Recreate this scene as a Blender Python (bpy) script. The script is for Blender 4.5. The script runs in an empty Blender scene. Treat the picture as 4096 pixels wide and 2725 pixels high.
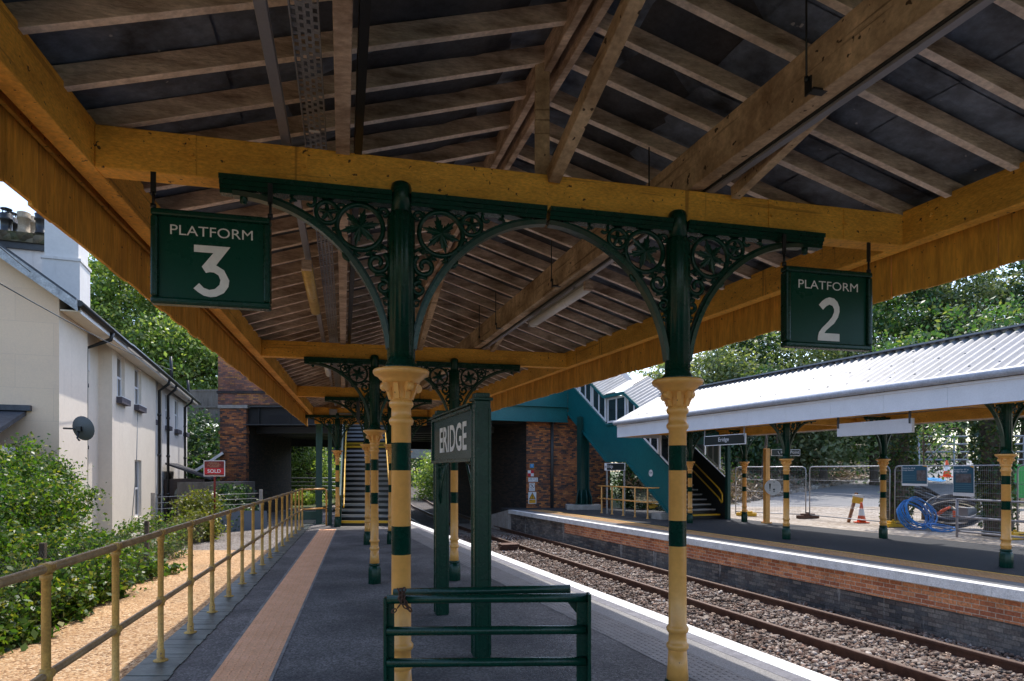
import bpy, bmesh, math, random
import numpy as np
from mathutils import Vector, Matrix
random.seed(7); RNG = np.random.default_rng(11)
SC = bpy.context.scene
COL = SC.collection
R = math.radians
V = Vector
Z3 = V((0, 0, 1))

# ------------------------------------------------------------------ materials
MATS = {}
def nd(nt, t, **kw):
    n = nt.nodes.new(t)
    for k, v in kw.items():
        if k in n.inputs: n.inputs[k].default_value = v
        else: setattr(n, k, v)
    return n
def new_mat(name):
    m = bpy.data.materials.new(name); m.use_nodes = True
    nt = m.node_tree; b = nt.nodes['Principled BSDF']
    MATS[name] = m
    return m, nt, b, nt.links.new
def c4(c): return (c[0], c[1], c[2], 1)
def ramp(nt, stops, interp='LINEAR'):
    r = nt.nodes.new('ShaderNodeValToRGB'); r.color_ramp.interpolation = interp
    el = r.color_ramp.elements
    while len(el) < len(stops): el.new(0.5)
    for e, (p, c) in zip(el, stops):
        e.position = p; e.color = c4(c) if len(c) == 3 else c
    return r
def mixc(nt, fac, a, b, mode='MIX'):
    n = nt.nodes.new('ShaderNodeMix'); n.data_type = 'RGBA'; n.blend_type = mode
    L = nt.links.new
    for s, v in ((n.inputs[0], fac), (n.inputs[6], a), (n.inputs[7], b)):
        if hasattr(v, 'is_linked') or isinstance(v, bpy.types.NodeSocket): L(v, s)
        else: s.default_value = v if isinstance(v, (int, float)) else c4(v)
    return n.outputs[2]
def coords(nt, scale=(1, 1, 1), rot=(0, 0, 0)):
    tc = nt.nodes.new('ShaderNodeTexCoord'); mp = nt.nodes.new('ShaderNodeMapping')
    mp.inputs['Scale'].default_value = scale; mp.inputs['Rotation'].default_value = rot
    nt.links.new(tc.outputs['Object'], mp.inputs['Vector'])
    return mp.outputs[0]
def noise(nt, vec, scale, detail=5, rough=0.6):
    n = nd(nt, 'ShaderNodeTexNoise', Scale=scale, Detail=detail, Roughness=rough)
    if vec is not None: nt.links.new(vec, n.inputs['Vector'])
    return n.outputs[0]
def bump(nt, h, b, strength=0.3, dist=0.02):
    n = nd(nt, 'ShaderNodeBump', Strength=strength, Distance=dist)
    nt.links.new(h, n.inputs['Height']); nt.links.new(n.outputs[0], b.inputs['Normal'])
def paint(name, col, dark=None, rough=0.5, var=0.45, scale=3.0, fine=40.0, bmp=0.15, metal=0.0, stretch=(1, 1, 1), spec=0.5, cover=0.5, rot=0.0, grain=1.0, speck=None, streaks=()):
    """weathered surface: base colour with large stains and fine grain"""
    m, nt, b, L = new_mat(name)
    if dark is None: dark = tuple(x * 0.45 for x in col)
    v = coords(nt, stretch, (0, 0, rot))
    n1 = noise(nt, v, scale, 6, 0.65); n2 = noise(nt, v, fine, 4, 0.6)
    r1 = ramp(nt, [(cover - 0.16, (0, 0, 0)), (cover + 0.2, (1, 1, 1))]); L(n1, r1.inputs[0])
    f = nd(nt, 'ShaderNodeMath', operation='MULTIPLY'); L(r1.outputs[0], f.inputs[0]); f.inputs[1].default_value = var
    c = mixc(nt, f.outputs[0], col, dark)
    r2 = ramp(nt, [(0.3, (1 - 0.28 * grain,) * 3), (0.7, (1 + 0.12 * grain,) * 3)]); L(n2, r2.inputs[0])
    c = mixc(nt, 1.0, c, r2.outputs[0], 'MULTIPLY')
    for (st, sc_, th, colr, amt) in streaks:      # drips and grain lines
        n5 = noise(nt, coords(nt, st), sc_, 3, 0.55); r5 = ramp(nt, [(th, (0, 0, 0)), (th + 0.06, (amt,) * 3)]); L(n5, r5.inputs[0]); c = mixc(nt, r5.outputs[0], c, colr)
    if speck:      # small flaws: (scale, threshold, colour)
        n3 = noise(nt, coords(nt), speck[0], 2, 0.5); r3 = ramp(nt, [(speck[1], (0, 0, 0)), (speck[1] + 0.03, (1, 1, 1))]); L(n3, r3.inputs[0]); c = mixc(nt, r3.outputs[0], c, speck[2])
    L(c, b.inputs['Base Color'])
    rr = ramp(nt, [(0.2, (rough * 0.75,) * 3), (0.8, (min(1, rough * 1.3),) * 3)]); L(n1, rr.inputs[0]); L(rr.outputs[0], b.inputs['Roughness'])
    b.inputs['Metallic'].default_value = metal; b.inputs['Specular IOR Level'].default_value = spec
    if bmp: bump(nt, n2, b, bmp, 0.01)
    return m
def flat(name, col, rough=0.5, metal=0.0, spec=0.5):
    return paint(name, col, rough=rough, metal=metal, var=0.18, scale=2.5, bmp=0.02, spec=spec, grain=0.3)
def brick(name, cols, mortar, ang, bw=0.225, bh=0.075, stain=(0.03, 0.025, 0.022), stainamt=0.6, bmp=0.6, grain=1.0, drips=False):
    m, nt, b, L = new_mat(name)
    tc = nt.nodes.new('ShaderNodeTexCoord')
    mp = nt.nodes.new('ShaderNodeMapping'); mp.inputs['Rotation'].default_value = (0, 0, -ang)
    L(tc.outputs['Object'], mp.inputs['Vector'])
    sp = nt.nodes.new('ShaderNodeSeparateXYZ'); L(mp.outputs[0], sp.inputs[0])
    ad = nd(nt, 'ShaderNodeMath', operation='ADD'); L(sp.outputs[0], ad.inputs[0]); L(sp.outputs[1], ad.inputs[1])
    cb = nt.nodes.new('ShaderNodeCombineXYZ'); L(ad.outputs[0], cb.inputs[0]); L(sp.outputs[2], cb.inputs[1])
    br = nd(nt, 'ShaderNodeTexBrick', Scale=1.0)
    br.inputs['Brick Width'].default_value = bw; br.inputs['Row Height'].default_value = bh
    br.inputs['Mortar Size'].default_value = bh * 0.09; br.inputs['Mortar Smooth'].default_value = 0.2
    br.inputs['Color1'].default_value = (0, 0, 0, 1); br.inputs['Color2'].default_value = (1, 1, 1, 1)
    br.inputs['Mortar'].default_value = (0.5, 0.5, 0.5, 1)
    L(cb.outputs[0], br.inputs['Vector'])
    n = len(cols)
    rp = ramp(nt, [(i / n, c) for i, c in enumerate(cols)], 'CONSTANT'); L(br.outputs['Color'], rp.inputs[0])
    c = mixc(nt, br.outputs['Fac'], rp.outputs[0], mortar)
    n1 = noise(nt, tc.outputs['Object'], 0.9, 6, 0.7); n2 = noise(nt, tc.outputs['Object'], 30, 4)
    r1 = ramp(nt, [(0.42, (0, 0, 0)), (0.66, (stainamt,) * 3)]); L(n1, r1.inputs[0])
    c = mixc(nt, r1.outputs[0], c, stain)
    if drips:
        n4 = noise(nt, coords(nt, (2.6, 2.6, 0.3)), 1.6, 5, 0.7); r4 = ramp(nt, [(0.6, (0, 0, 0)), (0.72, (0.75,) * 3)]); L(n4, r4.inputs[0]); c = mixc(nt, r4.outputs[0], c, (0.5, 0.48, 0.45))
    r2 = ramp(nt, [(0.3, (1 - 0.4 * grain,) * 3), (0.7, (1 + 0.25 * grain,) * 3)]); L(n2, r2.inputs[0])
    c = mixc(nt, 1.0, c, r2.outputs[0], 'MULTIPLY')
    L(c, b.inputs['Base Color']); b.inputs['Roughness'].default_value = 0.9
    inv = nd(nt, 'ShaderNodeMath', operation='SUBTRACT'); inv.inputs[0].default_value = 1.0; L(br.outputs['Fac'], inv.inputs[1])
    ad2 = nd(nt, 'ShaderNodeMath', operation='ADD'); L(inv.outputs[0], ad2.inputs[0]); L(n2, ad2.inputs[1])
    bump(nt, ad2.outputs[0], b, bmp, 0.012)
    return m
def leafmat(name, cols, trans=0.35):
    m, nt, b, L = new_mat(name)
    g = nt.nodes.new('ShaderNodeNewGeometry')
    rp = ramp(nt, [(i / max(1, len(cols) - 1), c) for i, c in enumerate(cols)]); L(g.outputs['Random Per Island'], rp.inputs[0])
    L(rp.outputs[0], b.inputs['Base Color']); b.inputs['Roughness'].default_value = 0.42; b.inputs['Specular IOR Level'].default_value = 0.5
    tr = nt.nodes.new('ShaderNodeBsdfTranslucent')
    tint = mixc(nt, 1.0, rp.outputs[0], (1.5, 1.6, 0.5), 'MULTIPLY'); L(tint, tr.inputs['Color'])
    mx = nt.nodes.new('ShaderNodeMixShader'); mx.inputs[0].default_value = trans
    L(b.outputs[0], mx.inputs[1]); L(tr.outputs[0], mx.inputs[2])
    L(mx.outputs[0], nt.nodes['Material Output'].inputs[0])
    return m
def meshmat(name, col, sx, sz, wx, wz, ang, diag=False):
    """wire mesh: thin wires, the rest open"""
    m, nt, b, L = new_mat(name)
    b.inputs['Base Color'].default_value = c4(col); b.inputs['Roughness'].default_value = 0.45; b.inputs['Metallic'].default_value = 0.4
    v = coords(nt, (1, 1, 1), (0, 0, -ang))
    sp = nt.nodes.new('ShaderNodeSeparateXYZ'); L(v, sp.inputs[0])
    def line(src, period, width):
        d = nd(nt, 'ShaderNodeMath', operation='DIVIDE'); L(src, d.inputs[0]); d.inputs[1].default_value = period
        f = nd(nt, 'ShaderNodeMath', operation='FRACT'); L(d.outputs[0], f.inputs[0])
        l = nd(nt, 'ShaderNodeMath', operation='LESS_THAN'); L(f.outputs[0], l.inputs[0]); l.inputs[1].default_value = width / period
        return l.outputs[0]
    a, bb = sp.outputs[0], sp.outputs[2]
    if diag:
        p = nd(nt, 'ShaderNodeMath', operation='ADD'); L(a, p.inputs[0]); L(bb, p.inputs[1])
        q = nd(nt, 'ShaderNodeMath', operation='SUBTRACT'); L(a, q.inputs[0]); L(bb, q.inputs[1])
        a, bb = p.outputs[0], q.outputs[0]
    mxx = nd(nt, 'ShaderNodeMath', operation='MAXIMUM'); L(line(a, sx, wx), mxx.inputs[0]); L(line(bb, sz, wz), mxx.inputs[1])
    t = nt.nodes.new('ShaderNodeBsdfTransparent'); mx = nt.nodes.new('ShaderNodeMixShader')
    L(mxx.outputs[0], mx.inputs[0]); L(t.outputs[0], mx.inputs[1]); L(b.outputs[0], mx.inputs[2])
    L(mx.outputs[0], nt.nodes['Material Output'].inputs[0])
    return m
def speckle(name, cols, scale, bmp=0.6, rough=0.9, big=None, bigcol=None, bigamt=0.5, dist=0.01, fleck=None, stains=None):
    """gravel / asphalt: cells of differing colour, raised"""
    m, nt, b, L = new_mat(name)
    v = coords(nt)
    vo = nd(nt, 'ShaderNodeTexVoronoi', Scale=scale); L(v, vo.inputs['Vector'])
    hs = nt.nodes.new('ShaderNodeSeparateColor'); L(vo.outputs['Color'], hs.inputs[0])
    rp = ramp(nt, [(i / max(1, len(cols) - 1), c) for i, c in enumerate(cols)]); L(hs.outputs[0], rp.inputs[0])
    c = rp.outputs[0]
    n1 = noise(nt, v, big or 0.8, 6, 0.7)
    r1 = ramp(nt, [(0.38, (0, 0, 0)), (0.68, (bigamt,) * 3)]); L(n1, r1.inputs[0])
    c = mixc(nt, r1.outputs[0], c, bigcol or tuple(x * 0.5 for x in cols[0]))
    if stains:     # wide soft stains and worn patches
        n7 = noise(nt, v, stains[0], 4, 0.6); r7 = ramp(nt, [(0.36, (stains[1],) * 3), (0.52, (1, 1, 1)), (0.68, (stains[2],) * 3)]); L(n7, r7.inputs[0]); c = mixc(nt, 1.0, c, r7.outputs[0], 'MULTIPLY')
    if fleck:
        n3 = noise(nt, v, fleck[0], 2, 0.5); r3 = ramp(nt, [(fleck[1], (0, 0, 0)), (fleck[1] + 0.02, (1, 1, 1))]); L(n3, r3.inputs[0]); c = mixc(nt, r3.outputs[0], c, fleck[2])
    L(c, b.inputs['Base Color']); b.inputs['Roughness'].default_value = rough
    sub = nd(nt, 'ShaderNodeMath', operation='SUBTRACT'); sub.inputs[0].default_value = 1.0; L(vo.outputs['Distance'], sub.inputs[1])
    bump(nt, sub.outputs[0], b, bmp, dist)
    return m

OCHRE = paint('ochre_painted_timber', (0.97, 0.49, 0.065), (0.56, 0.245, 0.026), 0.62, 0.8, 1.9, 34, 0.5, stretch=(1, 1, 2.6), cover=0.49, speck=(26, 0.69, (0.1, 0.04, 0.008)), streaks=(((9, 9, 0.5), 1.2, 0.66, (0.28, 0.11, 0.015), 0.7), ((0.7, 0.7, 26), 1.0, 0.62, (0.3, 0.12, 0.015), 0.6)))
OCHRE_V = paint('ochre_painted_boards', (0.92, 0.46, 0.06), (0.48, 0.21, 0.025), 0.65, 0.8, 4.5, 30, 0.3, stretch=(1.6, 1.6, 0.25), cover=0.47, speck=(22, 0.71, (0.08, 0.035, 0.008)), streaks=(((14, 14, 0.5), 1.2, 0.62, (0.25, 0.105, 0.015), 0.5),))
CREAM = paint('cream_gloss_paint', (0.82, 0.41, 0.11), (0.66, 0.3, 0.07), 0.3, 0.6, 5, 25, 0.03, grain=0.3, speck=(34, 0.755, (0.2, 0.08, 0.025)), streaks=(((12, 12, 0.6), 1.0, 0.66, (0.5, 0.22, 0.05), 0.5),))
CREAM_D = paint('weathered_cream_paint', (0.7, 0.42, 0.11), (0.34, 0.18, 0.045), 0.5, 0.8, 6, 60, 0.2)
RAILTOP = paint('worn_handrail_paint', (0.45, 0.28, 0.13), (0.2, 0.12, 0.065), 0.38, 0.7, 8, 50, 0.2)
GREEN = paint('dark_green_gloss', (0.002, 0.042, 0.026), (0.002, 0.022, 0.014), 0.26, 0.6, 6, 45, 0.2, spec=0.32)
GREENR = paint('rubbed_green_paint', (0.006, 0.05, 0.03), (0.09, 0.07, 0.045), 0.3, 0.55, 5, 50, 0.2)
TEAL = paint('teal_steel_paint', (0.002, 0.125, 0.13), (0.001, 0.09, 0.1), 0.42, 0.5, 0.8, 20, 0.03)
TEALD = paint('dark_teal_steel', (0.003, 0.06, 0.05), None, 0.4, 0.4, 2, 25, 0.05)
RAFTB = paint('bounce_lit_rafter_underside', (0.95, 0.8, 0.7), (0.55, 0.42, 0.33), 0.75, 0.8, 5, 30, 0.4, cover=0.52)  # rafter bottoms: light bounced off the ground is painted in as a paler colour
RAFT = paint('flaking_pale_timber', (0.8, 0.62, 0.49), (0.22, 0.14, 0.095), 0.8, 0.95, 3.0, 26, 0.7, stretch=(0.8, 1.6, 3.4), rot=-0.23, cover=0.48)
RAFTP = paint('dirty_cream_timber', (0.78, 0.56, 0.36), (0.25, 0.15, 0.08), 0.75, 0.92, 3.0, 30, 0.6, cover=0.47, speck=(16, 0.68, (0.07, 0.04, 0.02)), streaks=(((0.7, 0.7, 24), 1.0, 0.6, (0.12, 0.07, 0.03), 0.7),))
SHEET = paint('sooty_roof_sheet', (0.2, 0.25, 0.34), (0.022, 0.025, 0.033), 0.4, 1.0, 2.6, 18, 0.5, cover=0.48, speck=(13, 0.73, (0.4, 0.4, 0.42)))
BLACK = flat('black_paint', (0.012, 0.013, 0.015), 0.35)
DARKSTEEL = paint('dark_steel', (0.05, 0.052, 0.055), None, 0.45, 0.5, 4, 40, 0.1)
GALV = paint('galvanised_steel', (0.36, 0.37, 0.4), (0.2, 0.205, 0.22), 0.38, 0.6, 8, 60, 0.1, metal=0.5)
GREYPL = flat('grey_plastic', (0.3, 0.3, 0.31), 0.45)
WHITEP = flat('white_paint', (0.78, 0.78, 0.8), 0.4)
LETTER = flat('sign_white', (0.8, 0.74, 0.72), 0.4)
YELLOWED = paint('yellowed_diffuser', (0.75, 0.52, 0.16), (0.5, 0.28, 0.07), 0.3, 0.7, 8, 60, 0.05)
DIFFUSER = flat('white_diffuser', (0.75, 0.73, 0.74), 0.3)
ROOFW = paint('white_roof_sheet', (0.24, 0.25, 0.27), (0.15, 0.155, 0.165), 0.45, 0.8, 2.6, 12, 0.0, grain=0.5, speck=(9, 0.72, (0.12, 0.11, 0.09)))
YELLOW = flat('yellow_paint', (0.75, 0.42, 0.02), 0.4)
ASPH = speckle('old_asphalt', [(0.095, 0.084, 0.08), (0.155, 0.14, 0.134), (0.28, 0.256, 0.245)], 62, 0.9, 0.88, 0.7, (0.05, 0.047, 0.05), 0.85, fleck=(30, 0.745, (0.5, 0.5, 0.48)), stains=(0.42, 0.62, 1.35))
ASPHP = speckle('pale_asphalt', [(0.17, 0.16, 0.155), (0.28, 0.265, 0.255), (0.36, 0.35, 0.34)], 160, 0.4, 0.9, 1.0, (0.17, 0.16, 0.16), 0.5)
ASPHN = speckle('new_asphalt', [(0.02, 0.021, 0.025), (0.035, 0.036, 0.042)], 160, 0.5, 0.85, 1.2, (0.014, 0.015, 0.018), 0.5)
COPING = paint('wet_brick_coping', (0.075, 0.09, 0.08), (0.03, 0.038, 0.035), 0.42, 0.8, 3, 30, 0.4)
TACTO = paint('orange_tactile', (0.93, 0.48, 0.255), (0.74, 0.36, 0.185), 0.75, 0.6, 2.5, 60, 0.2)
TACTG = paint('grey_tactile', (0.26, 0.235, 0.22), (0.19, 0.175, 0.165), 0.8, 0.6, 2.5, 60, 0.2)
TACTY = paint('buff_tactile', (0.4, 0.22, 0.09), (0.28, 0.15, 0.06), 0.8, 0.6, 2.5, 60, 0.2)
PALEEDGE = paint('pale_edging', (0.3, 0.28, 0.27), (0.12, 0.115, 0.11), 0.8, 0.8, 4, 50, 0.2)
WLINE = paint('white_line_paint', (0.85, 0.84, 0.84), (0.5, 0.49, 0.47), 0.6, 0.75, 3.5, 50, 0.15, cover=0.56, speck=(14, 0.7, (0.3, 0.28, 0.26)))
CRACK = flat('crack_seal', (0.3, 0.3, 0.31), 0.8)
GRAVEL = speckle('yellow_gravel', [(0.16, 0.075, 0.032), (0.45, 0.26, 0.12), (0.57, 0.36, 0.185), (0.75, 0.55, 0.35)], 34, 1.0, 0.95, 1.0, (0.36, 0.2, 0.09), 0.6, dist=0.02, stains=(0.5, 0.78, 1.1))
BALLG = speckle('ballast_bed', [(0.1, 0.085, 0.075), (0.2, 0.18, 0.165), (0.36, 0.33, 0.31), (0.16, 0.115, 0.09)], 17, 1.0, 0.95, 1.0, (0.085, 0.06, 0.045), 0.6, dist=0.05)
SITEG = speckle('site_gravel', [(0.22, 0.18, 0.145), (0.36, 0.315, 0.27), (0.5, 0.45, 0.4)], 12, 0.8, 0.95, 0.6, (0.24, 0.185, 0.13), 0.75, dist=0.03)
ROADM = speckle('old_road', [(0.15, 0.15, 0.155), (0.22, 0.22, 0.225)], 30, 0.5, 0.9, 0.5, (0.28, 0.265, 0.25), 0.6)
SOIL = speckle('leaf_litter', [(0.05, 0.035, 0.022), (0.11, 0.075, 0.045), (0.07, 0.07, 0.03), (0.2, 0.15, 0.1)], 6, 1.0, 0.95, 0.5, (0.03, 0.05, 0.018), 0.6, dist=0.1)
GRASSG = speckle('rough_grass_ground', [(0.03, 0.055, 0.015), (0.06, 0.09, 0.02), (0.1, 0.11, 0.04)], 5, 1.0, 0.95, 0.3, (0.05, 0.045, 0.02), 0.5, dist=0.1)
RUST = paint('rusty_rail', (0.11, 0.045, 0.025), (0.05, 0.022, 0.014), 0.7, 0.8, 5, 50, 0.3)
RAILHEAD = paint('worn_rail_head', (0.2, 0.15, 0.125), (0.1, 0.065, 0.05), 0.45, 0.6, 2, 30, 0.05, metal=0.5)
NOSE = flat('step_nosing', (0.4, 0.4, 0.41), 0.7)
CONC = paint('concrete', (0.45, 0.41, 0.37), (0.24, 0.21, 0.185), 0.9, 0.7, 4, 50, 0.3)
CLIP = flat('rail_clip_steel', (0.33, 0.24, 0.18), 0.5, 0.3)
RENDERW = paint('white_render', (0.78, 0.745, 0.71), (0.6, 0.56, 0.53), 0.8, 0.5, 0.7, 12, 0.05, grain=0.2, streaks=(((5, 5, 0.3), 1.0, 0.6, (0.5, 0.46, 0.42), 0.35),))
RENDERC = paint('cream_render', (0.8, 0.71, 0.6), (0.64, 0.56, 0.46), 0.8, 0.5, 0.8, 12, 0.05, grain=0.2, streaks=(((5, 5, 0.3), 1.0, 0.62, (0.52, 0.46, 0.38), 0.22),))
SLATE = paint('slate_roof', (0.07, 0.075, 0.09), (0.035, 0.036, 0.042), 0.6, 0.8, 5, 30, 0.4)
TERRA = paint('buff_chimney_pot', (0.42, 0.34, 0.24), (0.24, 0.16, 0.09), 0.8, 0.7, 5, 40, 0.2)
GLASS = flat('dark_window_glass', (0.02, 0.028, 0.032), 0.06, 0, 0.8)
WOODG = paint('grey_weathered_wood', (0.2, 0.18, 0.16), (0.1, 0.085, 0.07), 0.85, 0.7, 5, 40, 0.3, stretch=(1, 1, 0.2))
BARK = paint('tree_bark', (0.13, 0.095, 0.065), (0.05, 0.035, 0.025), 0.9, 0.8, 6, 30, 0.8, stretch=(1, 1, 0.4))
REDP = flat('sign_red', (0.62, 0.012, 0.03), 0.4)
REDD = flat('sign_dark_red', (0.2, 0.012, 0.016), 0.4)
GOLD = flat('sign_gold', (0.5, 0.3, 0.18), 0.5)
BLUEP = flat('blue_pipe', (0.02, 0.22, 0.62), 0.35)
BLUES = flat('sign_blue', (0.02, 0.25, 0.55), 0.4)
POSTERB = flat('poster_blue', (0.016, 0.09, 0.145), 0.4)
PHOTOD = paint('poster_photo', (0.06, 0.04, 0.035), (0.2, 0.2, 0.22), 0.4, 0.8, 6, 30, 0)
ORANGE = flat('orange_plastic', (0.75, 0.09, 0.015), 0.45)
HOARD = flat('green_hoarding', (0.03, 0.3, 0.06), 0.6)
CONDUIT = flat('grey_conduit_pipe', (0.27, 0.27, 0.31), 0.35, 0.2)
SIGNBLK = flat('sign_black_green', (0.004, 0.012, 0.013), 0.35)
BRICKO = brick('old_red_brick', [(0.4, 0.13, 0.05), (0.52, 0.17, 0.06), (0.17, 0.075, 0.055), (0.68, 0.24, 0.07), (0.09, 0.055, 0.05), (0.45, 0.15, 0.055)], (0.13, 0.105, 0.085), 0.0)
BRICKS = brick('sooty_shaded_tunnel_brick', [(0.03, 0.022, 0.02), (0.05, 0.032, 0.026), (0.02, 0.017, 0.017), (0.07, 0.04, 0.03)], (0.03, 0.025, 0.022), 0.0)  # soot, plus the shade under the bridge put into the brick colour
BRICKU = brick('purple_brick', [(0.46, 0.17, 0.1), (0.56, 0.22, 0.11), (0.26, 0.13, 0.1), (0.68, 0.29, 0.09), (0.34, 0.15, 0.11)], (0.16, 0.13, 0.12), 0.0, stainamt=0.7)
# ------------------------------------------------------------------ geometry helpers
class MB:
    def __init__(s): s.v = []; s.f = []; s.mi = []; s.sm = []; s.mats = []
    def m(s, mat):
        if mat not in s.mats: s.mats.append(mat)
        return s.mats.index(mat)
    def add(s, verts, faces, mat=None, smooth=False):
        o = len(s.v); s.v += [tuple(p) for p in verts]
        k = s.m(mat) if mat else 0
        for f in faces: s.f.append([i + o for i in f]); s.mi.append(k); s.sm.append(smooth)
        return s
    def hexa(s, c, mat=None):
        return s.add(c, [(3, 2, 1, 0), (4, 5, 6, 7), (0, 1, 5, 4), (1, 2, 6, 5), (2, 3, 7, 6), (3, 0, 4, 7)], mat)
    def box(s, c, d, rz=0.0, mat=None):
        c = V(c); q = Matrix.Rotation(rz, 3, 'Z'); x, y, z = (k / 2 for k in d)
        return s.hexa([c + q @ V(p) for p in ((-x, -y, -z), (x, -y, -z), (x, y, -z), (-x, y, -z), (-x, -y, z), (x, -y, z), (x, y, z), (-x, y, z))], mat)
    def beam(s, a, b, w, h, up=Z3, mat=None):
        a, b = V(a), V(b); d = (b - a).normalized(); sd = d.cross(V(up)).normalized(); u = sd.cross(d)
        sd = sd * w / 2; u = u * h / 2
        return s.hexa([a - sd - u, a + sd - u, b + sd - u, b - sd - u, a - sd + u, a + sd + u, b + sd + u, b - sd + u], mat)
    def prism(s, poly, off, mat=None):
        n = len(poly); P = [V(p) for p in poly]; Q = [p + V(off) for p in P]
        return s.add(P + Q, [list(range(n))[::-1], list(range(n, 2 * n))] + [(i, (i + 1) % n, (i + 1) % n + n, i + n) for i in range(n)], mat)
    def quad(s, p, mat=None): return s.add(p, [tuple(range(len(p)))], mat)
    def tube(s, pts, r, seg=8, mat=None, closed=False, cap=True, flatn=None, fl=1.0):
        P = [V(p) for p in pts]; n = len(P)
        rr = r if isinstance(r, (list, tuple)) else [r] * n
        T = []
        for i in range(n):
            a = P[i - 1] if (i > 0 or closed) else P[i]; b = P[(i + 1) % n] if (i < n - 1 or closed) else P[i]
            t = b - a; T.append(t.normalized() if t.length > 1e-9 else V((0, 0, 1)))
        up = V(flatn) if flatn else (Z3 if abs(T[0].z) < 0.9 else V((1, 0, 0)))
        nrm = (up - T[0] * up.dot(T[0])).normalized(); vs = []
        for i in range(n):
            nrm = nrm - T[i] * nrm.dot(T[i])
            nrm = nrm.normalized() if nrm.length > 1e-6 else T[i].orthogonal().normalized()
            bn = T[i].cross(nrm)
            for k in range(seg):
                a = 2 * math.pi * k / seg
                vs.append(P[i] + (nrm * math.cos(a) * fl + bn * math.sin(a)) * rr[i])
        fs = []
        for i in range(n if closed else n - 1):
            j = (i + 1) % n
            for k in range(seg):
                l = (k + 1) % seg; fs.append((i * seg + k, i * seg + l, j * seg + l, j * seg + k))
        s.add(vs, fs, mat, True)
        if cap and not closed:
            o = len(s.v) - len(vs); kk = s.m(mat) if mat else 0
            s.f += [[o + k for k in range(seg)][::-1], [o + (n - 1) * seg + k for k in range(seg)]]; s.mi += [kk, kk]; s.sm += [False, False]
        return s
    def lathe(s, c, prof, seg=20, mat=None, flute=0, famp=0.0, rot=0.0):
        """prof: (radius, z[, material]); rings"""
        c = V(c); vs = []; n = len(prof)
        for p in prof:
            for k in range(seg):
                a = 2 * math.pi * k / seg + rot; r = p[0] * (1 + (famp * math.cos(flute * a) if flute else 0))
                vs.append(c + V((r * math.cos(a), r * math.sin(a), p[1])))
        o = len(s.v); s.v += [tuple(p) for p in vs]
        for i in range(n - 1):
            k = s.m(prof[i][2] if len(prof[i]) > 2 else mat)
            for q in range(seg):
                l = (q + 1) % seg
                s.f.append([o + i * seg + q, o + i * seg + l, o + (i + 1) * seg + l, o + (i + 1) * seg + q]); s.mi.append(k); s.sm.append(True)
        k = s.m(prof[-1][2] if len(prof[-1]) > 2 else mat)
        s.f += [[o + q for q in range(seg)][::-1], [o + (n - 1) * seg + q for q in range(seg)]]; s.mi += [k, k]; s.sm += [False, False]
        return s
    def build(s, name, mat=None, parent=None, bevel=0.0):
        me = bpy.data.meshes.new(name); me.from_pydata(s.v, [], s.f)
        mats = s.mats if s.mats else [mat]
        for m in mats: me.materials.append(m)
        me.polygons.foreach_set('material_index', s.mi); me.polygons.foreach_set('use_smooth', s.sm)
        me.update()
        o = bpy.data.objects.new(name, me); COL.objects.link(o)
        if parent: o.parent = parent
        if bevel:
            b = o.modifiers.new('bevel', 'BEVEL'); b.width = bevel; b.segments = 2; b.limit_method = 'ANGLE'
        return o

def tag(o, label=None, cat=None, group=None, kind=None):
    if label: o['label'] = label
    if cat: o['category'] = cat
    if group: o['group'] = group
    if kind: o['kind'] = kind
    return o
def thing(name, label, cat, loc=(0, 0, 0), group=None, rz=0.0):
    o = bpy.data.objects.new(name, None); COL.objects.link(o); o.empty_display_size = 0.2
    o.location = loc; o.rotation_euler = (0, 0, rz)
    return tag(o, label, cat, group)
def struct(name, mb, mat=None): return tag(mb.build(name, mat), kind='structure')
def copy_tree(o, parent=None):
    c = o.copy(); COL.objects.link(c)
    if parent: c.parent = parent
    for ch in list(o.children): copy_tree(ch, c)
    return c
def dup(o, label, loc=None, rz=None, group=None, scale=None):
    c = copy_tree(o); c['label'] = label
    if group: c['group'] = group
    if loc is not None: c.location = loc
    if rz is not None: c.rotation_euler = (0, 0, rz)
    if scale is not None: c.scale = scale
    return c

def text_mesh(body, size, xs=1.0, bold=0.0):
    cu = bpy.data.curves.new('t', 'FONT'); cu.body = body; cu.size = size; cu.align_x = 'CENTER'; cu.align_y = 'CENTER'; cu.offset = bold
    cu.resolution_u = 4
    o = bpy.data.objects.new('t', cu); COL.objects.link(o)
    bpy.context.view_layer.update()
    me = bpy.data.meshes.new_from_object(o.evaluated_get(bpy.context.evaluated_depsgraph_get()))
    vs = [(v.co.x * xs, v.co.y) for v in me.vertices]; fs = [list(p.vertices) for p in me.polygons]
    bpy.data.objects.remove(o); bpy.data.curves.remove(cu); bpy.data.meshes.remove(me)
    if vs:   # centre it and scale so that capital height = size
        x0 = (min(a for a, _ in vs) + max(a for a, _ in vs)) / 2; y0 = min(b for _, b in vs); y1 = max(b for _, b in vs)
        vs = [(a - x0, b - (y0 + y1) / 2) for a, b in vs]
    return vs, fs
def text(name, body, h, o, ex, mat, parent, width=None, ez=Z3, bold=0.0, off=0.004, thick=0.0):
    """flat lettering of total height h (and width) centred at o, running along ex"""
    vs, fs = text_mesh(body, 1.0, 1.0, bold)
    hh = max(b for _, b in vs) - min(b for _, b in vs); ww = max(a for a, _ in vs) - min(a for a, _ in vs)
    sy = h / hh; sx = (width / ww) if width else sy
    ex = V(ex).normalized(); n = ex.cross(V(ez)).normalized(); o = V(o)
    mb = MB(); mb.add([o + ex * a * sx + V(ez) * b * sy + n * off for a, b in vs], fs)
    return mb.build(name, mat, parent)
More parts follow.
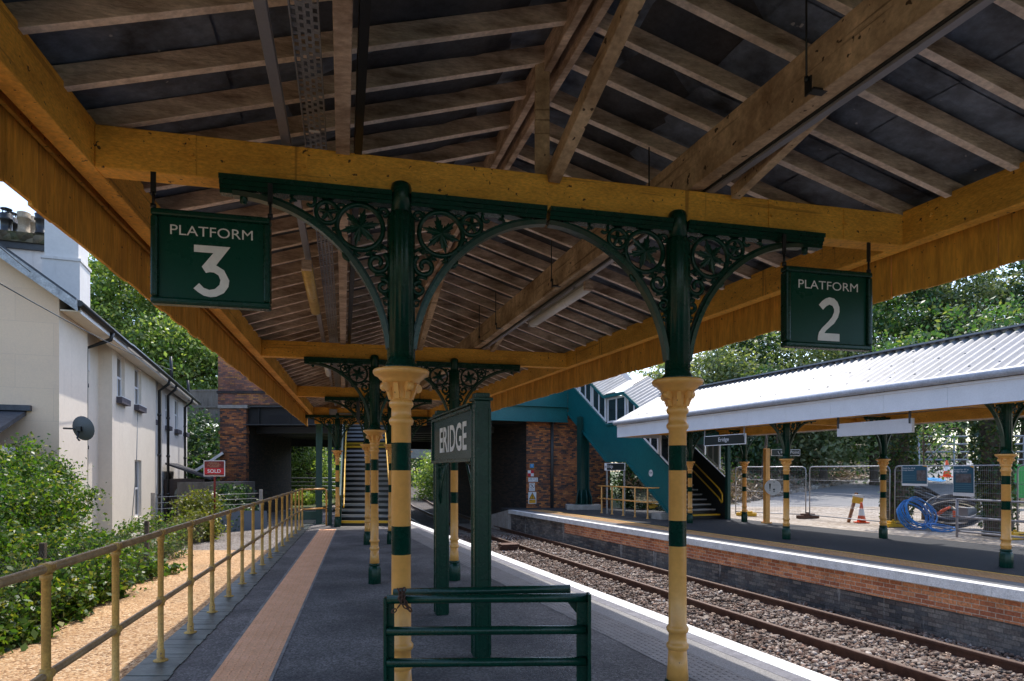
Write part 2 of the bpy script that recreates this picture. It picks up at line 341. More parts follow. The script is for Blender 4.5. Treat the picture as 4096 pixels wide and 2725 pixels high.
def stroke2d(pts, w):
    """outline polygon of a constant-width stroke with square ends"""
    L, Rr = [], []
    n = len(pts)
    for i in range(n):
        p = V((pts[i][0], pts[i][1]))
        d1 = (p - V(pts[i - 1])).normalized() if i > 0 else None
        d2 = (V(pts[i + 1]) - p).normalized() if i < n - 1 else None
        if d1 is None: d1 = d2
        if d2 is None: d2 = d1
        n1 = V((-d1.y, d1.x)); n2 = V((-d2.y, d2.x)); m = (n1 + n2).normalized(); k = w / 2 / max(0.35, m.dot(n1))
        L.append(p + m * k); Rr.append(p - m * k)
    return L, Rr
def strokes(mb, pts, w, o, ex, off=0.004, ez=Z3):
    L, Rr = stroke2d(pts, w); ex = V(ex).normalized(); n = ex.cross(V(ez)).normalized(); o = V(o)
    f = lambda p: o + ex * p.x + V(ez) * p.y + n * off
    k = len(L)
    mb.add([f(p) for p in L] + [f(p) for p in Rr], [(i, i + 1, k + i + 1, k + i) for i in range(k - 1)])
def plate(mb, o, ex, w, h, t=0.01, mat=None, ez=Z3):
    """upright plate centred at o, front face towards ex x ez"""
    ex = V(ex).normalized(); ez = V(ez); n = ex.cross(ez).normalized(); o = V(o)
    a, b = ex * w / 2, ez * h / 2
    mb.prism([o - a - b, o + a - b, o + a + b, o - a + b], -n * t, mat)
def disc(mb, o, ex, r, t=0.01, seg=24, mat=None, ez=Z3, r0=0.0):
    ex = V(ex).normalized(); ez = V(ez); n = ex.cross(ez).normalized(); o = V(o)
    ring = lambda rad: [o + ex * rad * math.cos(2 * math.pi * i / seg) + ez * rad * math.sin(2 * math.pi * i / seg) for i in range(seg)]
    if r0 == 0: mb.prism(ring(r), -n * t, mat)
    else:
        A, B = ring(r), ring(r0)
        mb.add(A + B, [(i, (i + 1) % seg, seg + (i + 1) % seg, seg + i) for i in range(seg)], mat)

def leaves(name, pts, size, mat, parent=None, up=0.3, aspect=0.55, var=0.95):
    """many small pointed leaves (two triangles each, folded at the midrib)"""
    pts = np.asarray(pts, dtype=np.float64); n = len(pts)
    nr = RNG.normal(size=(n, 3)); nr[:, 2] += up * 2; nr /= np.linalg.norm(nr, axis=1)[:, None]
    t = RNG.normal(size=(n, 3)); t -= nr * (t * nr).sum(1)[:, None]; t /= np.linalg.norm(t, axis=1)[:, None]
    b = np.cross(nr, t)
    s = (size * (1 - var / 2 + var * RNG.random(n)))[:, None]
    v = np.empty((n, 4, 3))
    v[:, 0] = pts - t * s * 0.5; v[:, 1] = pts + b * s * aspect * 0.5 + t * s * 0.05
    v[:, 2] = pts + t * s * 0.5; v[:, 3] = pts - b * s * aspect * 0.5 + t * s * 0.05 + nr * s * 0.12
    me = bpy.data.meshes.new(name)
    me.vertices.add(n * 4); me.vertices.foreach_set('co', v.reshape(-1).astype(np.float32))
    me.loops.add(n * 4); me.loops.foreach_set('vertex_index', np.arange(n * 4, dtype=np.int32))
    me.polygons.add(n); me.polygons.foreach_set('loop_start', np.arange(0, n * 4, 4, dtype=np.int32))
    me.update(calc_edges=True); me.materials.append(mat)
    o = bpy.data.objects.new(name, me); COL.objects.link(o)
    if parent: o.parent = parent
    return o
def clumps(c, rad, n_cl, per, spread, shell=0.55):
    """leaf positions: clumps spread through an ellipsoid, denser towards its shell"""
    c = np.asarray(c); rad = np.asarray(rad)
    d = RNG.normal(size=(n_cl, 3)); d /= np.linalg.norm(d, axis=1)[:, None]
    r = shell + (1 - shell) * RNG.random(n_cl) ** 0.7
    r *= 0.82 + 0.36 * RNG.random(n_cl)
    cc = c + d * r[:, None] * rad
    k = np.repeat(cc, per, axis=0)
    sp = np.repeat(spread * (0.55 + 0.9 * RNG.random(n_cl)), per)[:, None]
    g = RNG.normal(size=k.shape) * sp * np.array([1, 1, 0.7])
    return k + g, cc
# ------------------------------------------------------------------ camera, sun, sky
cam_d = bpy.data.cameras.new('camera'); cam = bpy.data.objects.new('camera', cam_d); COL.objects.link(cam)
FPX, CX, HY, CAMZ = 2536.0, 2048.0, 1882.0, 1.8
cam.location = (0, 0, CAMZ); cam.rotation_euler = (R(90), 0, 0)
cam_d.sensor_width = 36; cam_d.lens = 36 * FPX / 4096; cam_d.shift_y = (HY - 1362.5) / 4096; cam_d.clip_end = 2000; cam_d.clip_start = 0.05
SC.camera = cam
def at(x, y, Y): return V(((x - CX) / FPX * Y, Y, CAMZ + (HY - y) / FPX * Y))
def gnd(x, y, z=0.0):
    Y = (CAMZ - z) * FPX / (y - HY); return V(((x - CX) / FPX * Y, Y, z))
SUN_EL, SUN_AZ = 61.0, 9.0          # azimuth measured clockwise from +Y
sd = bpy.data.lights.new('sun', 'SUN'); sun = bpy.data.objects.new('sun', sd); COL.objects.link(sun)
sd.energy = 5.0; sd.angle = R(0.5); sd.color = (1.0, 0.95, 0.87)
sun.rotation_euler = (R(SUN_EL - 90), 0, R(-SUN_AZ)); sun.location = (0, 0, 40)
SC.world = bpy.data.worlds.new('World'); SC.world.use_nodes = True
wn = SC.world.node_tree; bg = wn.nodes['Background']
sky = wn.nodes.new('ShaderNodeTexSky'); sky.sky_type = 'NISHITA'; sky.sun_disc = False
sky.sun_elevation = R(SUN_EL); sky.sun_rotation = R(SUN_AZ); sky.air_density = 1.0; sky.dust_density = 1.8; sky.ozone_density = 1.2
wn.links.new(mixc(wn, 1.0, sky.outputs[0], (0.97, 0.97, 0.98), 'MULTIPLY'), bg.inputs[0]); bg.inputs[1].default_value = 0.37
SC.view_settings.view_transform = 'Standard'; SC.view_settings.look = 'None'; SC.view_settings.exposure = 0.0; SC.view_settings.gamma = 1.0
SC.render.engine = 'CYCLES'
SC.cycles.max_bounces = 12; SC.cycles.diffuse_bounces = 8; SC.cycles.transparent_max_bounces = 16
SC.cycles.use_denoising = True

# ------------------------------------------------------------------ setting: ground, platforms, track bed
def lx(d, Y): return (d - 0.2297 * Y) / 0.9733           # left edge family (offset d from the origin)
def rx(d, Y): return (d - 0.35 * Y) / 0.937              # right edge family
def fx(d, Y): return (d - 0.371 * Y) / 0.9285            # far platform family
def strip(f0, d0, f1, d1, ya, yb, z, mb, mat=None):
    mb.add([(f0(d0, ya), ya, z), (f1(d1, ya), ya, z), (f1(d1, yb), yb, z), (f0(d0, yb), yb, z)], [(0, 1, 2, 3)], mat)
def slab(f0, d0, f1, d1, ya, yb, z0, z1, mb, mat=None):
    a = [(f0(d0, ya), ya), (f1(d1, ya), ya), (f1(d1, yb), yb), (f0(d0, yb), yb)]
    mb.hexa([(x, y, z0) for x, y in a] + [(x, y, z1) for x, y in a], mat)

g = MB(); g.quad([(-900, -300, -0.98), (900, -300, -0.98), (900, 1500, -0.98), (-900, 1500, -0.98)])
struct('ground', g, GRASSG)

YE = 27.5
p = MB(); slab(lx, -1.64, rx, 4.13, -6, YE, -0.95, 0.0, p); struct('platform', p, ASPH)
p = MB(); slab(lx, -2.0, lx, -1.65, -6, YE, -0.95, 0.0, p); rr = random.Random(8); y = 1.5
while y < 25:      # bull-nosed coping bricks laid across the edge
    w = rr.uniform(0.1, 0.118); j = rr.uniform(-0.004, 0.004); e = rr.uniform(-0.006, 0.02); slab(lx, -2.01 + j, lx, -1.64 + e, y, y + w - 0.006, -0.1, 0.012 + j * 0.7, p); y += w
struct('platform_coping', p, COPING)
p = MB()
slab(rx, 4.133, rx, 4.28, -6, YE, -0.95, 0.006, p, paint('blue_brick_edge', (0.2, 0.195, 0.22), (0.12, 0.115, 0.13), 0.8, 0.7, 6, 40, 0.3))
slab(rx, 4.283, rx, 4.50, -6, YE, -0.95, 0.009, p, WLINE)
struct('platform_edge', p)
p = MB(); strip(rx, 3.83, rx, 4.132, -6, YE, 0.004, p); strip(rx, 3.835, rx, 3.3, 23.5, YE, 0.004, p)
struct('pale_pavement', p, ASPHP)
# tactile strips with raised dashes
def tactile(name, f, d0, d1, ya, yb, mat, rows, pitch, z=0.004, edge=None, dome=(0.02, 0.012), h=0.006):
    p = MB(); strip(f, d0, f, d1, ya, yb, z, p, mat)
    if edge:
        strip(f, d0 - edge[0], f, d0 - 0.002, ya, yb, z + 0.001, p, PALEEDGE); strip(f, d1 + 0.002, f, d1 + edge[1], ya, yb, z + 0.001, p, PALEEDGE)
    ax = V((f(0, 1) - f(0, 0), 1, 0)).normalized(); cr = V((ax.y, -ax.x, 0))
    y = ya
    while y < yb:
        for r_ in range(rows):
            d = d0 + (d1 - d0) * (r_ + 0.5) / rows
            c = V((f(d, y), y, z)); a, b = ax * dome[0], cr * dome[1]
            p.add([c - a - b, c + a - b, c + a + b, c - a + b] + [c + V((0, 0, h)) + (k - c) * 0.55 for k in (c - a - b, c + a - b, c + a + b, c - a + b)],
                  [(0, 1, 5, 4), (1, 2, 6, 5), (2, 3, 7, 6), (3, 0, 4, 7), (4, 5, 6, 7)], mat)
        y += pitch
    return struct(name, p)
tactile('tactile_paving', lx, -1.27, -0.78, 4.6, 19.35, TACTO, 6, 0.075, edge=(0.035, 0.03), dome=(0.022, 0.012))
tactile('tactile_paving', rx, 3.39, 3.815, 4.2, 22.5, TACTG, 6, 0.066, edge=(0.02, 0.014), dome=(0.02, 0.014))
# thin pale crack down the middle of the platform
p = MB(); rr = random.Random(4); pts = []
for i in range(24):
    y = 5.0 + i * 0.2; pts.append((-1.02 - 0.235 * (y - 5.4) * 0.6 + rr.uniform(-0.02, 0.02), y))
for a, b in zip(pts[:-1], pts[1:]):
    if rr.random() < 0.15: continue
    w = rr.uniform(0.003, 0.008); p.add([(a[0] - w, a[1], 0.004), (a[0] + w, a[1], 0.004), (b[0] + w, b[1], 0.004), (b[0] - w, b[1], 0.004)], [(0, 1, 2, 3)])
struct('pavement_crack', p, CRACK)

# yard left of the platform: yellow gravel, then grey stones
p = MB(); p.quad([(lx(-2.0, -6), -6, -0.5), (lx(-2.0, 18.3), 18.3, -0.5), (-9.6, 18.3, -0.5), (-6.0, 6, -0.5), (-5.6, -6, -0.5)][::-1]); struct('gravel_yard', p, GRAVEL)
p = MB(); p.quad([(lx(-2.0, 18.3), 18.3, -0.5), (lx(-2.0, 30), 30, -0.5), (-12.0, 46, -0.5), (-17, 46, -0.5), (-13, 30, -0.5), (-9.6, 18.3, -0.5)]); struct('stone_yard', p, BALLG)
p = MB(); p.quad([(-60, -6, -0.52), (-5.6, -6, -0.52), (-6.0, 6, -0.52), (-9.6, 18.3, -0.52), (-13, 30, -0.52), (-17, 46, -0.52), (-60, 46, -0.52)]); struct('garden_ground', p, SOIL)

# track bed
def railx(o, Y):
    if Y <= 30: return o - 0.36 * Y
    xs = [30, 45, 63, 97, 150, 260]; vs = [-2.8, -7.0, -10.9, -16.2, -21.5, -24]
    return float(np.interp(Y, xs, vs)) + (o - 8.0) + max(0, 0)
p = MB(); p.quad([(rx(4.4, -6), -6, -0.9), (fx(10.2, -6), -6, -0.9), (fx(10.2, 29), 29, -0.9), (rx(4.4, 29), 29, -0.9)])
p.quad([(rx(4.4, 29), 29, -0.9), (fx(10.2, 29), 29, -0.9), (-7, 63, -0.9), (-14, 110, -0.9), (-18, 260, -0.9), (-40, 260, -0.9), (-26, 110, -0.9), (-16, 63, -0.9)])
struct('track_bed', p, speckle('ballast_bed_dark', [(0.05, 0.04, 0.035), (0.1, 0.085, 0.075), (0.17, 0.15, 0.14)], 22, 1.0, 0.95, 1.0, (0.04, 0.03, 0.025), 0.6, dist=0.05))
# loose ballast stones
def stones(name, n, yr, dfun, size, z0, mat):
    Y = yr[0] + (yr[1] - yr[0]) * RNG.random(n) ** 1.45
    X = dfun(Y, RNG.random(n)); keep = np.ones(n, bool)
    for o in (8.0, 9.643): keep &= np.abs(X - (o - 0.36 * Y)) > 0.085
    dx, dy = X - (8.8215 - 0.36 * 5.2), Y - 5.2; al = np.mod(-0.3387 * dx + 0.9409 * dy + 0.324, 0.6483) - 0.324; cr_ = 0.9409 * dx + 0.3387 * dy
    keep &= ~((np.abs(cr_) < 1.27) & (np.abs(al) < 0.11) & (RNG.random(len(X)) < 0.5))   # sleepers lie half bare
    X, Y = X[keep], Y[keep]; n = len(X)
    base = np.array([(-1, -1, -1), (1, -1, -1), (1, 1, -1), (-1, 1, -1), (-1, -1, 1), (1, -1, 1), (1, 1, 1), (-1, 1, 1)], float) * 0.5
    v = base[None] * (0.55 + 0.75 * RNG.random((n, 8, 3)))
    s = size * (0.6 + 0.9 * RNG.random((n, 1, 1)) ** 1.6) * (0.6 + 0.7 * RNG.random((n, 1, 3))); v = v * s
    a = RNG.random((n, 3)) * 6.283
    def rot(v, ang, i, j):
        c, s_ = np.cos(ang)[:, None], np.sin(ang)[:, None]; p_, q = v[:, :, i].copy(), v[:, :, j].copy()
        v[:, :, i] = c * p_ - s_ * q; v[:, :, j] = s_ * p_ + c * q
    rot(v, a[:, 0] * 0.12, 1, 2); rot(v, a[:, 1], 0, 1); rot(v, a[:, 2] * 0.1, 0, 2)
    v[:, :, 0] += X[:, None]; v[:, :, 1] += Y[:, None]; v[:, :, 2] += (z0 + 0.006 + 0.05 * RNG.random(n))[:, None]
    me = bpy.data.meshes.new(name); me.vertices.add(n * 8); me.vertices.foreach_set('co', v.reshape(-1).astype(np.float32))
    q = np.array([(3, 2, 1, 0), (4, 5, 6, 7), (0, 1, 5, 4), (1, 2, 6, 5), (2, 3, 7, 6), (3, 0, 4, 7)], np.int32)
    idx = (q[None] + (np.arange(n, dtype=np.int32) * 8)[:, None, None]).reshape(-1)
    me.loops.add(n * 24); me.loops.foreach_set('vertex_index', idx); me.polygons.add(n * 6)
    me.polygons.foreach_set('loop_start', np.arange(0, n * 24, 4, dtype=np.int32)); me.update(calc_edges=True); me.materials.append(mat)
    o = bpy.data.objects.new(name, me); COL.objects.link(o)
    return tag(o, kind='stuff')
def stonemat(name, cols):
    m, nt, b, L = new_mat(name); gN = nt.nodes.new('ShaderNodeNewGeometry')
    rp = ramp(nt, [(i / (len(cols) - 1), c) for i, c in enumerate(cols)]); L(gN.outputs['Random Per Island'], rp.inputs[0])
    n2 = noise(nt, coords(nt), 45, 4); r2 = ramp(nt, [(0.3, (0.65,) * 3), (0.7, (1.2,) * 3)]); L(n2, r2.inputs[0])
    n6 = noise(nt, coords(nt), 0.9, 5, 0.7); r6 = ramp(nt, [(0.35, (0.5, 0.42, 0.36)), (0.65, (1.08, 1.05, 1.02))]); L(n6, r6.inputs[0])
    L(mixc(nt, 1.0, mixc(nt, 1.0, rp.outputs[0], r2.outputs[0], 'MULTIPLY'), r6.outputs[0], 'MULTIPLY'), b.inputs['Base Color']); b.inputs['Roughness'].default_value = 0.9
    return m
STONE = stonemat('ballast_stone', [(0.05, 0.03, 0.022), (0.2, 0.155, 0.13), (0.11, 0.06, 0.042), (0.33, 0.29, 0.26), (0.17, 0.09, 0.06), (0.5, 0.46, 0.43), (0.08, 0.065, 0.06), (0.27, 0.185, 0.14)])
tag(stones('ballast', 66000, (5.0, 26.0), lambda Y, t: (4.781 - 0.3735 * Y) + t * ((10.85 - 0.4 * Y) - (4.781 - 0.3735 * Y)), 0.041, -0.9, STONE), 'loose brown and grey track ballast stones', 'ballast')

# railway track: rails, sleepers, clips
tr = thing('railway_track', 'rusty railway track on concrete sleepers running past the far brick platform', 'railway track', (4.0, 14, -0.9))
tr.location = (0, 0, 0)
def rail(o, ya, yb, name, parent):
    m = MB(); ys = list(np.arange(ya, 30.01, 1.5)) + [y for y in (33, 37, 41, 45, 51, 57, 63, 72, 84, 97, 120, 150, 200, 260) if y <= yb]
    sec = [(-0.07, -0.885), (0.07, -0.885), (0.07, -0.873), (0.011, -0.857), (0.011, -0.767), (0.036, -0.757), (0.036, -0.724), (0.028, -0.716), (-0.028, -0.716), (-0.036, -0.724), (-0.036, -0.757), (-0.011, -0.767), (-0.011, -0.857), (-0.07, -0.873)]
    n = len(sec); vs = []
    for y in ys: vs += [(railx(o, y) + a * 1.06, y + a * 0.36, z) for a, z in sec]
    for i in range(len(ys) - 1):
        for k in range(n):
            l = (k + 1) % n
            m.add([vs[i * n + k], vs[i * n + l], vs[(i + 1) * n + l], vs[(i + 1) * n + k]], [(3, 2, 1, 0)], RAILHEAD if k in (7,) else RUST)
    return m.build(name, None, parent)
rail(8.0, -4.5, 260, 'rail', tr); rail(9.643, -4.5, 260, 'rail', tr)
dirA = V((-0.3387, 0.9409, 0)); perpA = V((0.9409, 0.3387, 0))
slp_me = None; clip_me = None; k = 0
yy = 5.2
def clip_mesh(parent):
    m = MB(); pts = []
    for i in range(11):
        a = -0.4 + i / 10 * 5.0; pts.append((0.032 * math.cos(a), 0.034 * math.sin(a), 0.012 + 0.02 * math.sin(i / 10 * 3.1)))
    m.tube([(-0.075, 0.0, 0.012)] + pts, 0.011, 6, CLIP); m.box((-0.05, 0, 0.0), (0.05, 0.1, 0.03), 0, CLIP)
    return m.build('rail_clip', None, parent)
while yy < 31.5:
    cx = (8.8215 - 0.36 * yy)
    if slp_me is None:
        m = MB(); w = 0.125
        sec = [(-w, 0), (w, 0), (w * 0.8, 0.07), (-w * 0.8, 0.07)]
        for (xa, xb) in ((-1.25, 1.25),):
            m.hexa([(xa, -w, -0.08), (xb, -w, -0.08), (xb, w, -0.08), (xa, w, -0.08), (xa + 0.03, -w * 0.8, 0.055), (xb - 0.03, -w * 0.8, 0.055), (xb - 0.03, w * 0.8, 0.055), (xa + 0.03, w * 0.8, 0.055)])
        s = m.build('sleeper', paint('sleeper_concrete', (0.22, 0.18, 0.15), (0.1, 0.075, 0.06), 0.9, 0.8, 4, 40, 0.4), tr, 0.012); slp_me = s.data
    else:
        s = bpy.data.objects.new('sleeper', slp_me); COL.objects.link(s); s.parent = tr
        b = s.modifiers.new('bevel', 'BEVEL'); b.width = 0.012; b.segments = 2
    s.location = (cx, yy, -0.915); s.rotation_euler = (0, 0, math.atan2(perpA.y, perpA.x) + random.uniform(-0.01, 0.01))
    if yy < 23:
        for ro in (-0.773, 0.773):
            for sg in (-1, 1):
                if clip_me is None: c = clip_mesh(s); clip_me = c.data
                else: c = bpy.data.objects.new('rail_clip', clip_me); COL.objects.link(c); c.parent = s
                c.location = (ro + sg * 0.115, 0.0, 0.066); c.rotation_euler = (0, 0, 0 if sg < 0 else math.pi)
    yy += 0.61
sr = MB(); o_ = 6.42
ra = thing('loose_rail', 'single rusty rail lying close against the white platform edge', 'rail'); rail(o_, 9, 260, 'rail', ra)
# stack of brown slabs beside the track
sk = thing('slab_stack', 'small stack of brown flat slabs on the ballast between track and white edge', 'slab stack', gnd(2032, 2203, -0.88))
for i in range(4):
    m = MB(); m.box((random.uniform(-.02, .02), random.uniform(-.02, .02), 0.03 + i * 0.062), (0.62, 0.5, 0.045), 0.1 * i); m.build('slab', RUST, sk, 0.008)

# far platform
YF = 27.3
p = MB(); slab(fx, 10.09, fx, 15.5, -6, YF + 1, -0.9, -0.41, p); struct('platform_wall', p, brick('sooty_brick', [(0.09, 0.08, 0.08), (0.15, 0.125, 0.11), (0.06, 0.058, 0.062), (0.2, 0.165, 0.14), (0.1, 0.075, 0.065)], (0.045, 0.04, 0.036), math.atan2(0.9285, -0.371), bh=0.072, stain=(0.42, 0.4, 0.37), stainamt=0.3, drips=True))
p = MB(); slab(fx, 10.075, fx, 15.5, -6, 22.5, -0.41, -0.05, p, brick('orange_brick', [(0.6, 0.2, 0.085), (0.72, 0.26, 0.11), (0.5, 0.155, 0.07), (0.8, 0.32, 0.14)], (0.66, 0.52, 0.4), math.atan2(0.9285, -0.371), bh=0.075, stainamt=0.35))
slab(fx, 10.085, fx, 15.5, 22.5, YF + 1, -0.41, -0.05, p, bpy.data.materials['sooty_brick']); struct('platform_brick_courses', p)
p = MB(); slab(fx, 10.2, fx, 15.6, -6, YF + 1.5, -0.05, 0.1, p, ASPHN); struct('far_platform', p)
p = MB()
y = -6.0
while y < YF:
    slab(fx, 9.98, fx, 10.197, y, min(YF, y + 0.893), -0.05, 0.103, p, WLINE); y += 0.9
struct('far_platform_coping', p)
p = MB(); strip(fx, 10.2, fx, 10.66, -6, YF, 0.104, p, paint('grey_slabs', (0.15, 0.15, 0.155), (0.1, 0.1, 0.105), 0.85, 0.6, 2, 40, 0.2))
strip(fx, 11.27, fx, 11.34, -6, YF, 0.106, p, YELLOW); struct('far_platform_markings', p)
tactile('tactile_paving', fx, 10.66, 11.27, 7.0, YF, TACTY, 8, 0.085, z=0.106, dome=(0.022, 0.016))
# ramp at the end of the far platform
p = MB(); a = V((fx(9.98, YF), YF, 0.1)); b = V((fx(13, YF), YF, 0.1)); c = V((fx(13, YF + 5), YF + 5, -0.75)); d = V((fx(9.98, YF + 5), YF + 5, -0.75))
p.hexa([V((q.x, q.y, -0.97)) for q in (a, b, c, d)] + [a, b, c, d]); struct('platform_ramp', p, CONC)
# ------------------------------------------------------------------ the canopy over the near platform
def Lp(s, off=0.0):
    Y = 3.649 + 16.45 * s; return V(((-1.512 - off - 0.2297 * Y) / 0.9733, Y, 0))
def Rp(s, off=0.0):
    Y = 4.946 + 16.0 * s; return V(((4.573 + off - 0.3404 * Y) / 0.9403, Y, 0))
def P(lam, s, z=0.0, back=0.0):
    a, b = Lp(s), Rp(s); p = a.lerp(b, lam); e = (b - a).normalized()
    return V((p.x - e.y * back, p.y + e.x * back, z))
def rowdir(s): return (Rp(s) - Lp(s)).normalized()
ROWS = [0.0, 0.3685, 0.691, 1.0]
ZB, ZT = 3.56, 3.81                      # beam bottom / top
RIDGE = 4.62; S0, S1 = -0.145, 1.025
def roofz(lam): return 3.80 + (RIDGE - 3.80) * (1 - abs(lam - 0.5) / 0.5)   # underside of the rafters
can = thing('platform_canopy', 'timber canopy with dark sheet roof, ochre beams and plank valances over the near platform', 'canopy')
# roof sheets: lapped panels
for side in (0, 1):
    m = MB(); rr = random.Random(3 + side)
    lams = [(-0.05, 0.13), (0.12, 0.33), (0.32, 0.515)] if side == 0 else [(1.05, 0.87), (0.88, 0.67), (0.68, 0.485)]
    s = -0.42
    while s < 1.03:
        e = min(1.04, s + 0.052)
        for i, (a, b) in enumerate(lams):
            lift = 0.112 + 0.016 * i; j = rr.uniform(-0.004, 0.004)
            n = 5; vs = []
            for q in range(n):
                ss = s - 0.004 + (e - s + 0.008) * q / (n - 1); h = 0.02 * math.sin(math.pi * q / (n - 1)) + j + (0.006 if q == n - 1 else 0)
                for la, dz in ((a, -0.004), ((a + b) / 2, 0.002 * rr.uniform(-1, 1)), (b, 0.0)):
                    vs.append(P(la, ss, roofz(la) + lift + h + dz))
            m.add(vs, [(q * 3 + k, q * 3 + k + 1, q * 3 + k + 4, q * 3 + k + 3) for q in range(n - 1) for k in range(2)], SHEET, False)
        s = e
    m.build('roof_sheet', None, can)
# weather skin above the sheets keeps daylight out
m = MB()
for (a, b) in ((-0.055, 0.5), (0.5, 1.055)):
    pts = [P(a, -0.42, roofz(a) + 0.2), P(b, -0.42, roofz(b) + 0.2), P(b, 1.045, roofz(b) + 0.2), P(a, 1.045, roofz(a) + 0.2)]
    m.prism(pts, (0, 0, 0.03), SLATE)
m.build('roof_covering', None, can)
# rafters
rr = random.Random(5); n_r = 48
for i in range(n_r):
    s = S0 + (S1 - S0) * i / (n_r - 1)
    for side in (0, 1):
        a = 0.0 - 0.03 if side == 0 else 1.03; b = 0.492 if side == 0 else 0.508
        j = rr.uniform(-0.0012, 0.0012); w = 0.052 + rr.uniform(-0.004, 0.006)
        pa, pb = P(a, s + j, roofz(a) + 0.055), P(b, s + j, roofz(b) + 0.055)
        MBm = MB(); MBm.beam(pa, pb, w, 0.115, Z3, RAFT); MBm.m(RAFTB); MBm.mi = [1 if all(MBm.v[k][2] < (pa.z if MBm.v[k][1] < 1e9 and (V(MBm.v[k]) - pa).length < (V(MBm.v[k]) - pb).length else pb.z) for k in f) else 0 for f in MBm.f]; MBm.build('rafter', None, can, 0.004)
# ridge boards and purlins
for off in (-0.07, 0.05):
    m = MB(); e = rowdir(0)
    for s0, s1 in ((-0.2, 0.35), (0.35, 0.7), (0.7, S1)):
        m.beam(P(0.5, s0, RIDGE + 0.0) + e * off, P(0.5, s1, RIDGE + 0.0) + e * off, 0.05, 0.19)
    m.build('ridge_board', RAFT, can, 0.005)
def longi(name, lam, z, w, h, mat, s0=-0.2, s1=S1, dx=0.0, bev=0.005):
    m = MB(); e = rowdir(0)
    ss = [s0] + [r_ for r_ in ROWS if s0 < r_ < s1] + [s1]
    for a, b in zip(ss[:-1], ss[1:]): m.beam(P(lam, a, z) + e * dx, P(lam, b, z) + e * dx, w, h, Z3, mat)
    return m.build(name, None, can, bev)
longi('purlin', 0.247, 3.93, 0.085, 0.28, RAFT)
longi('steel_strip', 0.247, 3.90, 0.045, 0.2, BLACK, dx=0.095, bev=0)
longi('purlin', 0.677, 3.985, 0.11, 0.3, RAFTP, dx=0.055)
# cross beams, king posts, braces
for k, s in enumerate(ROWS):
    m = MB(); m.beam(P(0.0, s, (ZB + ZT) / 2, 0.1), P(1.0, s, (ZB + ZT) / 2, 0.1), 0.15, ZT - ZB)
    cb = m.build('cross_beam', OCHRE, can, 0.008)
    # iron straps for the hanging signs / bolts on the beam face
    if k < 2:
        for lam in ((0.093, 0.206, 0.79, 0.905) if k == 0 else (0.42,)):
            b = MB(); e = rowdir(s); c = P(lam, s, (ZB + ZT) / 2, 0.021); b.beam(c - Z3 * 0.12, c + Z3 * 0.118, 0.038, 0.008, V((e.y, -e.x, 0)), OCHRE)
            b.tube([c + V((e.y, -e.x, 0)) * 0.0, c + V((e.y, -e.x, 0)) * 0.02], 0.011, 6, OCHRE); b.build('strap', None, cb)
    if k < 3:
        m = MB(); m.beam(P(0.482, s, ZT - 0.01, 0.1), P(0.482, s, RIDGE - 0.02, 0.1), 0.1, 0.085, V((0, 1, 0.001))); m.build('king_post', RAFTP, can, 0.006)
        d = (P(0.497, s - 0.12) - P(0.497, s)); 
        m = MB(); m.beam(P(0.4915, s, ZT - 0.02, 0.02), P(0.502, s - 0.115, RIDGE - 0.06), 0.085, 0.1); m.build('brace', RAFTP, can, 0.006)
        m = MB(); m.beam(P(0.735, s, ZT + 0.0, 0.0), P(0.70, s - 0.13, ZT + 0.27), 0.07, 0.09); m.build('brace', RAFTP, can, 0.006)
# inner plank behind the last row
m = MB(); m.beam(P(0.0, 1.03, 3.45), P(1.0, 1.03, 3.45), 0.1, 0.26); m.build('end_beam', OCHRE, can, 0.008)
m = MB(); m.prism([P(0, 1.035, 3.55), P(1, 1.035, 3.55), P(1, 1.035, 3.95), P(0.5, 1.035, RIDGE + 0.2), P(0, 1.035, 3.95)], (0, 0.04, 0), RAFTP); m.build('gable_boards', None, can)
# side beams, soffit and plank valances
def lineL(off, Y, z): return V(((-1.512 - off - 0.2297 * Y) / 0.9733, Y, z))
def lineR(off, Y, z): return V(((4.573 + off - 0.3404 * Y) / 0.9403, Y, z))
for F, Ya, Yb in ((lineL, -3.2, 20.9), (lineR, -2.0, 21.6)):
    m = MB(); m.beam(F(0.06, Ya, (ZB + ZT) / 2 + 0.01), F(0.06, Yb, (ZB + ZT) / 2 + 0.01), 0.12, ZT - ZB + 0.02); m.build('side_beam', OCHRE, can, 0.008)
    m = MB()
    for y in np.arange(2.2, 20, 2.55):
        d_ = (F(0, 5, 0) - F(1, 5, 0)).normalized(); m.tube([F(0.0, y, 3.72), F(-0.02, y, 3.72)], 0.02, 8); m.tube([F(0.0, y + .05, 3.62), F(-0.016, y + .05, 3.62)], 0.014, 6)
    m.build('bolts', OCHRE, can)
    m = MB(); m.beam(F(0.2, Ya, 3.735), F(0.2, Yb, 3.735), 0.19, 0.03); m.build('soffit', DARKSTEEL, can)
    m = MB(); m.beam(F(0.21, Ya, 3.66), F(0.21, Yb, 3.66), 0.025, 0.11); m.build('fillet', OCHRE, can)
    m = MB(); y = Ya; rr = random.Random(int(Yb * 10))
    while y < Yb:
        w = rr.uniform(0.24, 0.34); e = min(Yb, y + w); o = 0.25 + rr.uniform(-0.003, 0.003); zb = 3.25 + rr.uniform(-0.012, 0.012)
        m.beam(F(o, y, (zb + 3.72) / 2), F(o, e - 0.004, (zb + 3.72) / 2), 0.022, 3.72 - zb); y = e
    m.build('valance', OCHRE_V, can)
    m = MB(); m.beam(F(0.275, Ya, 3.71), F(0.275, Yb, 3.71), 0.02, 0.13); m.build('fascia', BLACK, can)

